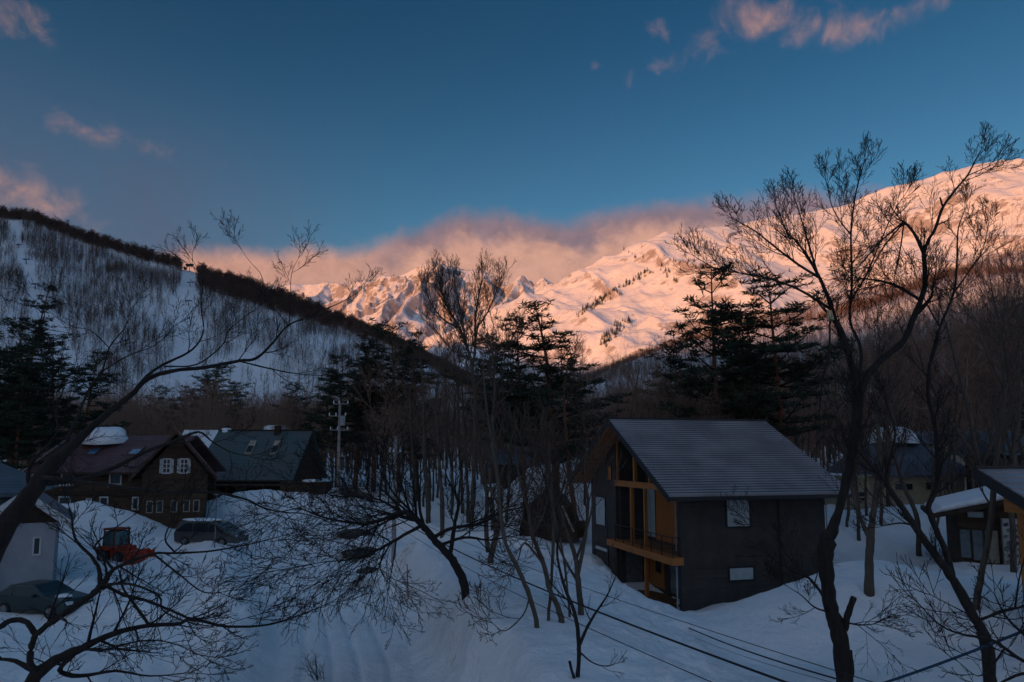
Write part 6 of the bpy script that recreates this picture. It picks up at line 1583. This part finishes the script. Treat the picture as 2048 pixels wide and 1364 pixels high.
small = [(1717, 1080, 1712, 1000, 1700, 880, 5, 'small trunk just right of the dark house corner, nearer of three'), (1693, 1054, 1697, 990, 1700, 880, 4.5, 'small trunk just right of the dark house corner, leftmost of three'), (1761, 1050, 1762, 980, 1768, 860, 5, 'small trunk behind the grey double trunk'),
         (1900, 1090, 1893, 1020, 1885, 900, 4.5, 'thin trunk left of the pale window of the rubble stone house'), (1872, 1060, 1880, 1000, 1885, 880, 4, 'thin trunk under the low snowy roof edge'), (1650, 1010, 1655, 930, 1662, 830, 4, 'far trunk above the dark house eave end'),
         (1152, 1075, 1140, 950, 1128, 800, 8, 'straight red barked trunk beside the arched hut'), (1170, 1010, 1165, 930, 1160, 800, 4, 'thin trunk in the gap between the hut and the dark house')]
for i, (xb, yb, x1, y1, x2, y2, r, lab) in enumerate(small):
    slender(lab, [(xb, yb, 0, r), ((xb + x1) / 2 + 2, (yb + y1) / 2, 0, r * .95), (x1, y1, .5, r * .8), (x2, y2, 1.0, r * .45), (x2 + (-1) ** i * 8, y2 - 80, 1.4, r * .2)], 180 + i, L=2.4, dens=.6, rmin=.010, name='grey_tree', bark=M_PINEBARK if 'red' in lab else None)
# bottom right corner: budding branches reaching in from the right, close to the camera
Q0 = 8.0; q1 = twcfg(.5, .08, 4, 2.5, .0032, 38, .12)
traced('budding_tree', 'near branches with swollen buds reaching in at the bottom right corner', [
    ([(2110, 1330, Q0, 9), (2048, 1322, Q0, 6), (2010, 1296, Q0, 5), (1975, 1276, Q0, 4.4), (1930, 1270, Q0 - .1, 3.6), (1880, 1250, Q0 - .2, 2.6), (1835, 1205, Q0 - .2, 1.4)], 2.2, q1, .15),
    ([(2010, 1296, Q0, 3.4), (1985, 1330, Q0, 2.6), (1955, 1352, Q0, 1.8), (1915, 1322, Q0, 1)], 2.2, q1, .15),
    ([(1975, 1276, Q0, 3), (1945, 1235, Q0, 2.4), (1910, 1215, Q0, 1.8), (1862, 1190, Q0, 1)], 2.4, q1, .15),
    ([(2080, 1340, Q0, 5), (2030, 1352, Q0 + .2, 4), (1990, 1372, Q0 + .2, 3)], 2.2, q1, .15),
    ([(2090, 1300, Q0 + .2, 5), (2040, 1262, Q0 + .2, 4), (2010, 1230, Q0 + .2, 3), (1990, 1190, Q0 + .2, 1.4)], 2.2, q1, .15),
    ([(2110, 1180, Q0 + .2, 5), (2048, 1212, Q0 + .2, 3.6), (2000, 1222, Q0 + .2, 3), (1962, 1240, Q0 + .2, 2.2)], 2.0, q1, .15),
    ([(2030, 1215, Q0 + .2, 3), (2038, 1160, Q0 + .2, 2.4), (2050, 1110, Q0 + .2, 1.6)], 2.0, q1, .15)], 191, DB, DT, ground=False)
# low shrubs in the yard by the road
for i, (px, py, h_, lab) in enumerate([(640, 1392, 1.0, 'small leafless shrub poking out of the road snow at the bottom edge'), (470, 1052, 1.6, 'leafless bush in the snow behind the minivan bonnet'), (1870, 1262, 1.1, 'leafless shrub in the snow under the leaning tree at right'), (1010, 1105, 1.5, 'leafless bush on the lane side below the stump'), (700, 1000, 2.4, 'bushy bare shrub right of the tall utility pole'), (742, 990, 2.2, 'bare shrub between the two utility poles')]):
    bx, by, bz = hit(px, min(py, 1360)); 
    t_ = empty('shrub', (bx, by, bz)); tag(t_, lab, 'shrub'); r_ = np.random.default_rng(300 + i); C = Acc()
    cfg = [dict(seg=5, curl=.12, up=.05, sides=4, kids=5, t0=.2, ang=35, ratio=.5, rr=.6, taper=.7, rmin=.004), dict(seg=4, curl=.15, up=.05, sides=3, kids=3.5, t0=.2, ang=35, ratio=.5, rr=.6, rmin=.004), dict(seg=3, curl=.15, up=.03, sides=3, kids=0, t0=0, ang=35, ratio=.5, rmin=.003)]
    for k in range(9): grow([C] * 3, r_, (r_.normal(0, .1), r_.normal(0, .1), -.1), unit(np.array([r_.normal(0, .5), r_.normal(0, .5), 1.0])), h_ * r_.uniform(.7, 1.2), .014, 0, cfg)
    obj('stems', C.mesh('stems', DT, smooth=False), t_)

# ------------------------------------------------------------------ pines, one by one
PM = [pine_meshes(11, 17, .26, 3.4, .30, True, 1.0), pine_meshes(12, 15, .24, 3.6, .35, False, 1.0), pine_meshes(13, 18, .27, 3.0, .25, True, 1.1, True), pine_meshes(14, 14, .24, 3.8, .28, True, 1.0), pine_meshes(15, 16, .25, 3.2, .42, False, 1.0, True)]
PH = [17, 15, 18, 14, 16]
def pine(px, pytop, Y, k, label=None, wide=1.0, rz=0.0, group=None):
    x = P(px, 900, Y)[0]; zb = gz(x, Y); zt = P(px, pytop, Y)[2]; s = (zt - zb) / PH[k]
    r = thing_from('pine_tree', PM[k], ('trunk', 'boughs', 'needles'), (x, Y, zb), rz, label, 'pine', group)
    r.scale = (s * wide, s * wide, s)
    return r
pine(1112, 592, 54, 0, 'dark layered pine with a pointed top in the middle of the view', 1.5, .3)
pine(1052, 628, 57, 1, 'pine with a ragged top just left of the pointed middle pine', .85, 1.3)
pine(1440, 545, 50, 3, 'layered pine left of the darkest crown, above the dark house roof', .95, 2.0)
pine(1575, 535, 46, 1, 'very dark broad pine crown left of the sawn off stem', 1.15, .6)
pine(1510, 640, 52, 4, 'low dark pine between the two tall ones above the roof', 1.1, 2.6)
pine(1400, 660, 60, 2, 'short pine left of the layered pine above the roof', 1.1, 3.0)
pine(1172, 720, 66, 3, 'low pine right of the pointed middle pine', 1.1, 1.1)
pine(18, 568, 62, 2, 'tall narrow near black conifer at the left edge', .9, .2)
pine(60, 650, 66, 3, 'dark pine right of the near black conifer at left', 1.0, 1.2)
pine(110, 672, 72, 4, 'dark pine left of the chalet, second from the black conifer', 1.1, 2.1)
pine(158, 700, 78, 3, 'lower pine at the right end of the left hand pines', 1.0, 4.0)
wood_pines = [(-20, 640, 60), (30, 720, 58), (642, 735, 92), (676, 706, 86), (712, 676, 84), (748, 664, 82), (800, 652, 84), (838, 672, 76), (600, 766, 104), (410, 728, 140), (395, 748, 118),
              (470, 762, 124), (330, 772, 128), (1010, 672, 72), (1340, 700, 72), (1470, 712, 56), (2040, 590, 64)]
g_ = 'dark pines of the wood behind the houses'
ORD = ['first', 'second', 'third', 'fourth', 'fifth', 'sixth', 'seventh', 'eighth', 'ninth', 'tenth', 'eleventh', 'twelfth']
zones_p = [(-100, 230, 'at the left edge'), (230, 430, 'in the far row above the chalet'), (430, 610, 'in the far row above the green barn'), (610, 730, 'of the dark mass above the tall utility pole'), (730, 920, 'of the dark mass below the left peaks'),
           (920, 1240, 'round the pointed middle pine'), (1240, 1600, 'above the dark house roof'), (1600, 2200, 'near the right edge')]
for (za, zb_, zt_) in zones_p:
    for k_, (px, pt, Y) in enumerate(sorted([w for w in wood_pines if za <= w[0] < zb_])):
        pine(px, pt, Y, (int(px) * 2 + 1) % 5, '%s dark wood pine from the left %s' % (ORD[k_], zt_), 1.0 + .12 * (int(px) % 3), px * 1.7, g_)

# ------------------------------------------------------------------ the bare wood behind the houses
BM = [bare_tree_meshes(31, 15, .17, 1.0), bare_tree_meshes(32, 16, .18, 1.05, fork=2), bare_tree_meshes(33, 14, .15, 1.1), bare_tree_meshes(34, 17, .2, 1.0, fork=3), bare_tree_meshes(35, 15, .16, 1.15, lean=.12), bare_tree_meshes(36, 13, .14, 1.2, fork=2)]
BH = [max(v.co.z for v in m[1].vertices) for m in BM]
rng = np.random.default_rng(99)
g2 = 'bare brown trees of the wood behind the houses'
zones_b = [(-200, 430, 'beyond the chalet'), (430, 660, 'beyond the green barn'), (660, 960, 'left of the middle pines'), (960, 1240, 'round the charcoal house'), (1240, 1540, 'behind the dark house roof'), (1540, 1740, 'behind the biggest bare tree'), (1740, 2300, 'beyond the cream house')]
def bare(px, pytop, Y, k, rz, wide=1.0, label=None, group=None):
    if label is None:
        zt_ = [z[2] for z in zones_b if z[0] <= px < z[1]][0]
        row = 'front row' if Y < 72 else ('middle rows' if Y < 98 else 'back rows')
        look = ('straight bare tree', 'twin stemmed bare tree', 'slim bare tree', 'three stemmed bare tree', 'leaning bare tree', 'short twin stemmed bare tree')[k]
        label = '%s in %s of the wood %s' % (look, row, zt_); group = 'bare trees of the wood ' + zt_
    x = P(px, 900, Y)[0]; zb = gz(x, Y); zt = P(px, pytop, Y)[2]; s = (zt - zb) / BH[k]
    s = max(s, .35)
    r = thing_from('bare_tree', BM[k], ('trunk', 'crown'), (x, Y, zb), rz, label, 'tree', group); r.scale = (s * wide, s * wide, s)
# top line of the wood as seen in the photograph
topx = [-60, 0, 180, 260, 420, 560, 640, 720, 850, 950, 1060, 1180, 1280, 1400, 1520, 1620, 1720, 1820, 1920, 2000, 2100]
topy = [700, 720, 770, 778, 775, 775, 750, 690, 690, 700, 700, 700, 690, 690, 670, 640, 620, 600, 560, 520, 480]
def clear(x, Y):
    for (hx, hy, a, b) in ((-33.5, 61, 9, 8), (-29, 76, 9, 8.5), (3.5, 67, 8, 7), (3.5, 58, 7, 5), (0, 72, 3, 3), (12, 39, 8, 8.5), (33, 61, 8, 6), (26, 40, 7, 7), (-37, 42, 11, 8), (-1, 85, 5, 4), (37, 68, 5, 4)):
        if abs(x - hx) < a and abs(Y - hy) < b: return False
    return True
n = 0; tries = 0
while n < 285 and tries < 5000:
    tries += 1
    px = rng.uniform(-40, 2090); Y = 56 + 75 * rng.random() ** 1.3
    if px > 1250: Y = 46 + 80 * rng.random() ** 1.2
    if px < 620: Y = 82 + 60 * rng.random()
    x = P(px, 900, Y)[0]
    if not clear(x, Y): continue
    if 380 < px < 740 and Y < 84: continue
    ty = np.interp(px, topx, topy); pt = ty + (Y < 75) * rng.uniform(-12, 60) + rng.uniform(0, 70) * (rng.random() < .7)
    if pt > 840: continue
    bare(px, pt, Y, int(rng.integers(0, 6)), rng.random() * 6.28, rng.uniform(.8, 1.05)); n += 1
# farther trees of the same wood, beyond counting
FW = [far_tree(50 + i, 15, .15, 20, 8, .035, 1.1) for i in range(5)]
N_ = 3600; a = np.radians(rng.uniform(-42, 44, N_)); r = rng.uniform(115, 340, N_) 
p = np.stack([r * np.sin(a), r * np.cos(a), np.zeros(N_)], -1); p[:, 2] = ground_z(p[:, 0], p[:, 1])
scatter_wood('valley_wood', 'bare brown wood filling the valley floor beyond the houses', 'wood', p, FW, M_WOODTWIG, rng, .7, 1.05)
# individually visible taller bare trees against the mountain
for (px, pt, Y, k, w, lab) in [(775, 612, 80, 1, .9, 'bare tree rising above the pines left of the fan crowned tree'), (735, 640, 84, 4, .8, 'thin bare tree at the left end of the dark pines'), (1245, 640, 62, 2, .9, 'bare tree with open crown in front of the mountain foot'), (1290, 680, 58, 5, 1.1, 'low spreading bare tree above the ridge of the dark house'),
                               (1980, 470, 42, 3, 1.0, 'tall bare tree near the right edge below the mountain shoulder'), (2035, 430, 44, 1, 1.0, 'tall bare tree cut by the right edge'), (1940, 560, 48, 0, 1.0, 'bare tree left of the tall ones near the right edge'), (1370, 600, 56, 4, 1.0, 'bare tree left of the layered pine'),
                               (1560, 600, 58, 0, 1.0, 'bare tree showing behind the broad pine crown'), (1770, 560, 52, 2, 1.0, 'bare tree behind the forked big tree'), (1215, 700, 60, 1, 1.0, 'bare tree right of the low pine in the middle')]:
    bare(px, pt, Y, k, px * .1, w, lab, None)

# ------------------------------------------------------------------ thin morning haze over the valley

me = bpy.data.meshes.new('haze')
hv = [(-7000, -300, -5), (8500, -300, -5), (8500, 11500, -5), (-7000, 11500, -5), (-7000, -300, 2800), (8500, -300, 2800), (8500, 11500, 2800), (-7000, 11500, 2800)]
me.from_pydata(hv, [], [(0, 3, 2, 1), (4, 5, 6, 7), (0, 1, 5, 4), (1, 2, 6, 5), (2, 3, 7, 6), (3, 0, 4, 7)])
hm = bpy.data.materials.new('haze_air'); hm.use_nodes = True
t_ = N(hm.node_tree); v_ = t_.n('ShaderNodeVolumePrincipled', {'Color': (0.85, 0.88, 0.95, 1), 'Density': 5e-6, 'Anisotropy': 0.0})
t_.n('ShaderNodeOutputMaterial', {'Volume': v_.outputs[0]})
me.materials.append(hm); o = obj('haze', me); o['kind'] = 'stuff'; o['label'] = 'thin blue haze lying over the valley and the far mountains'
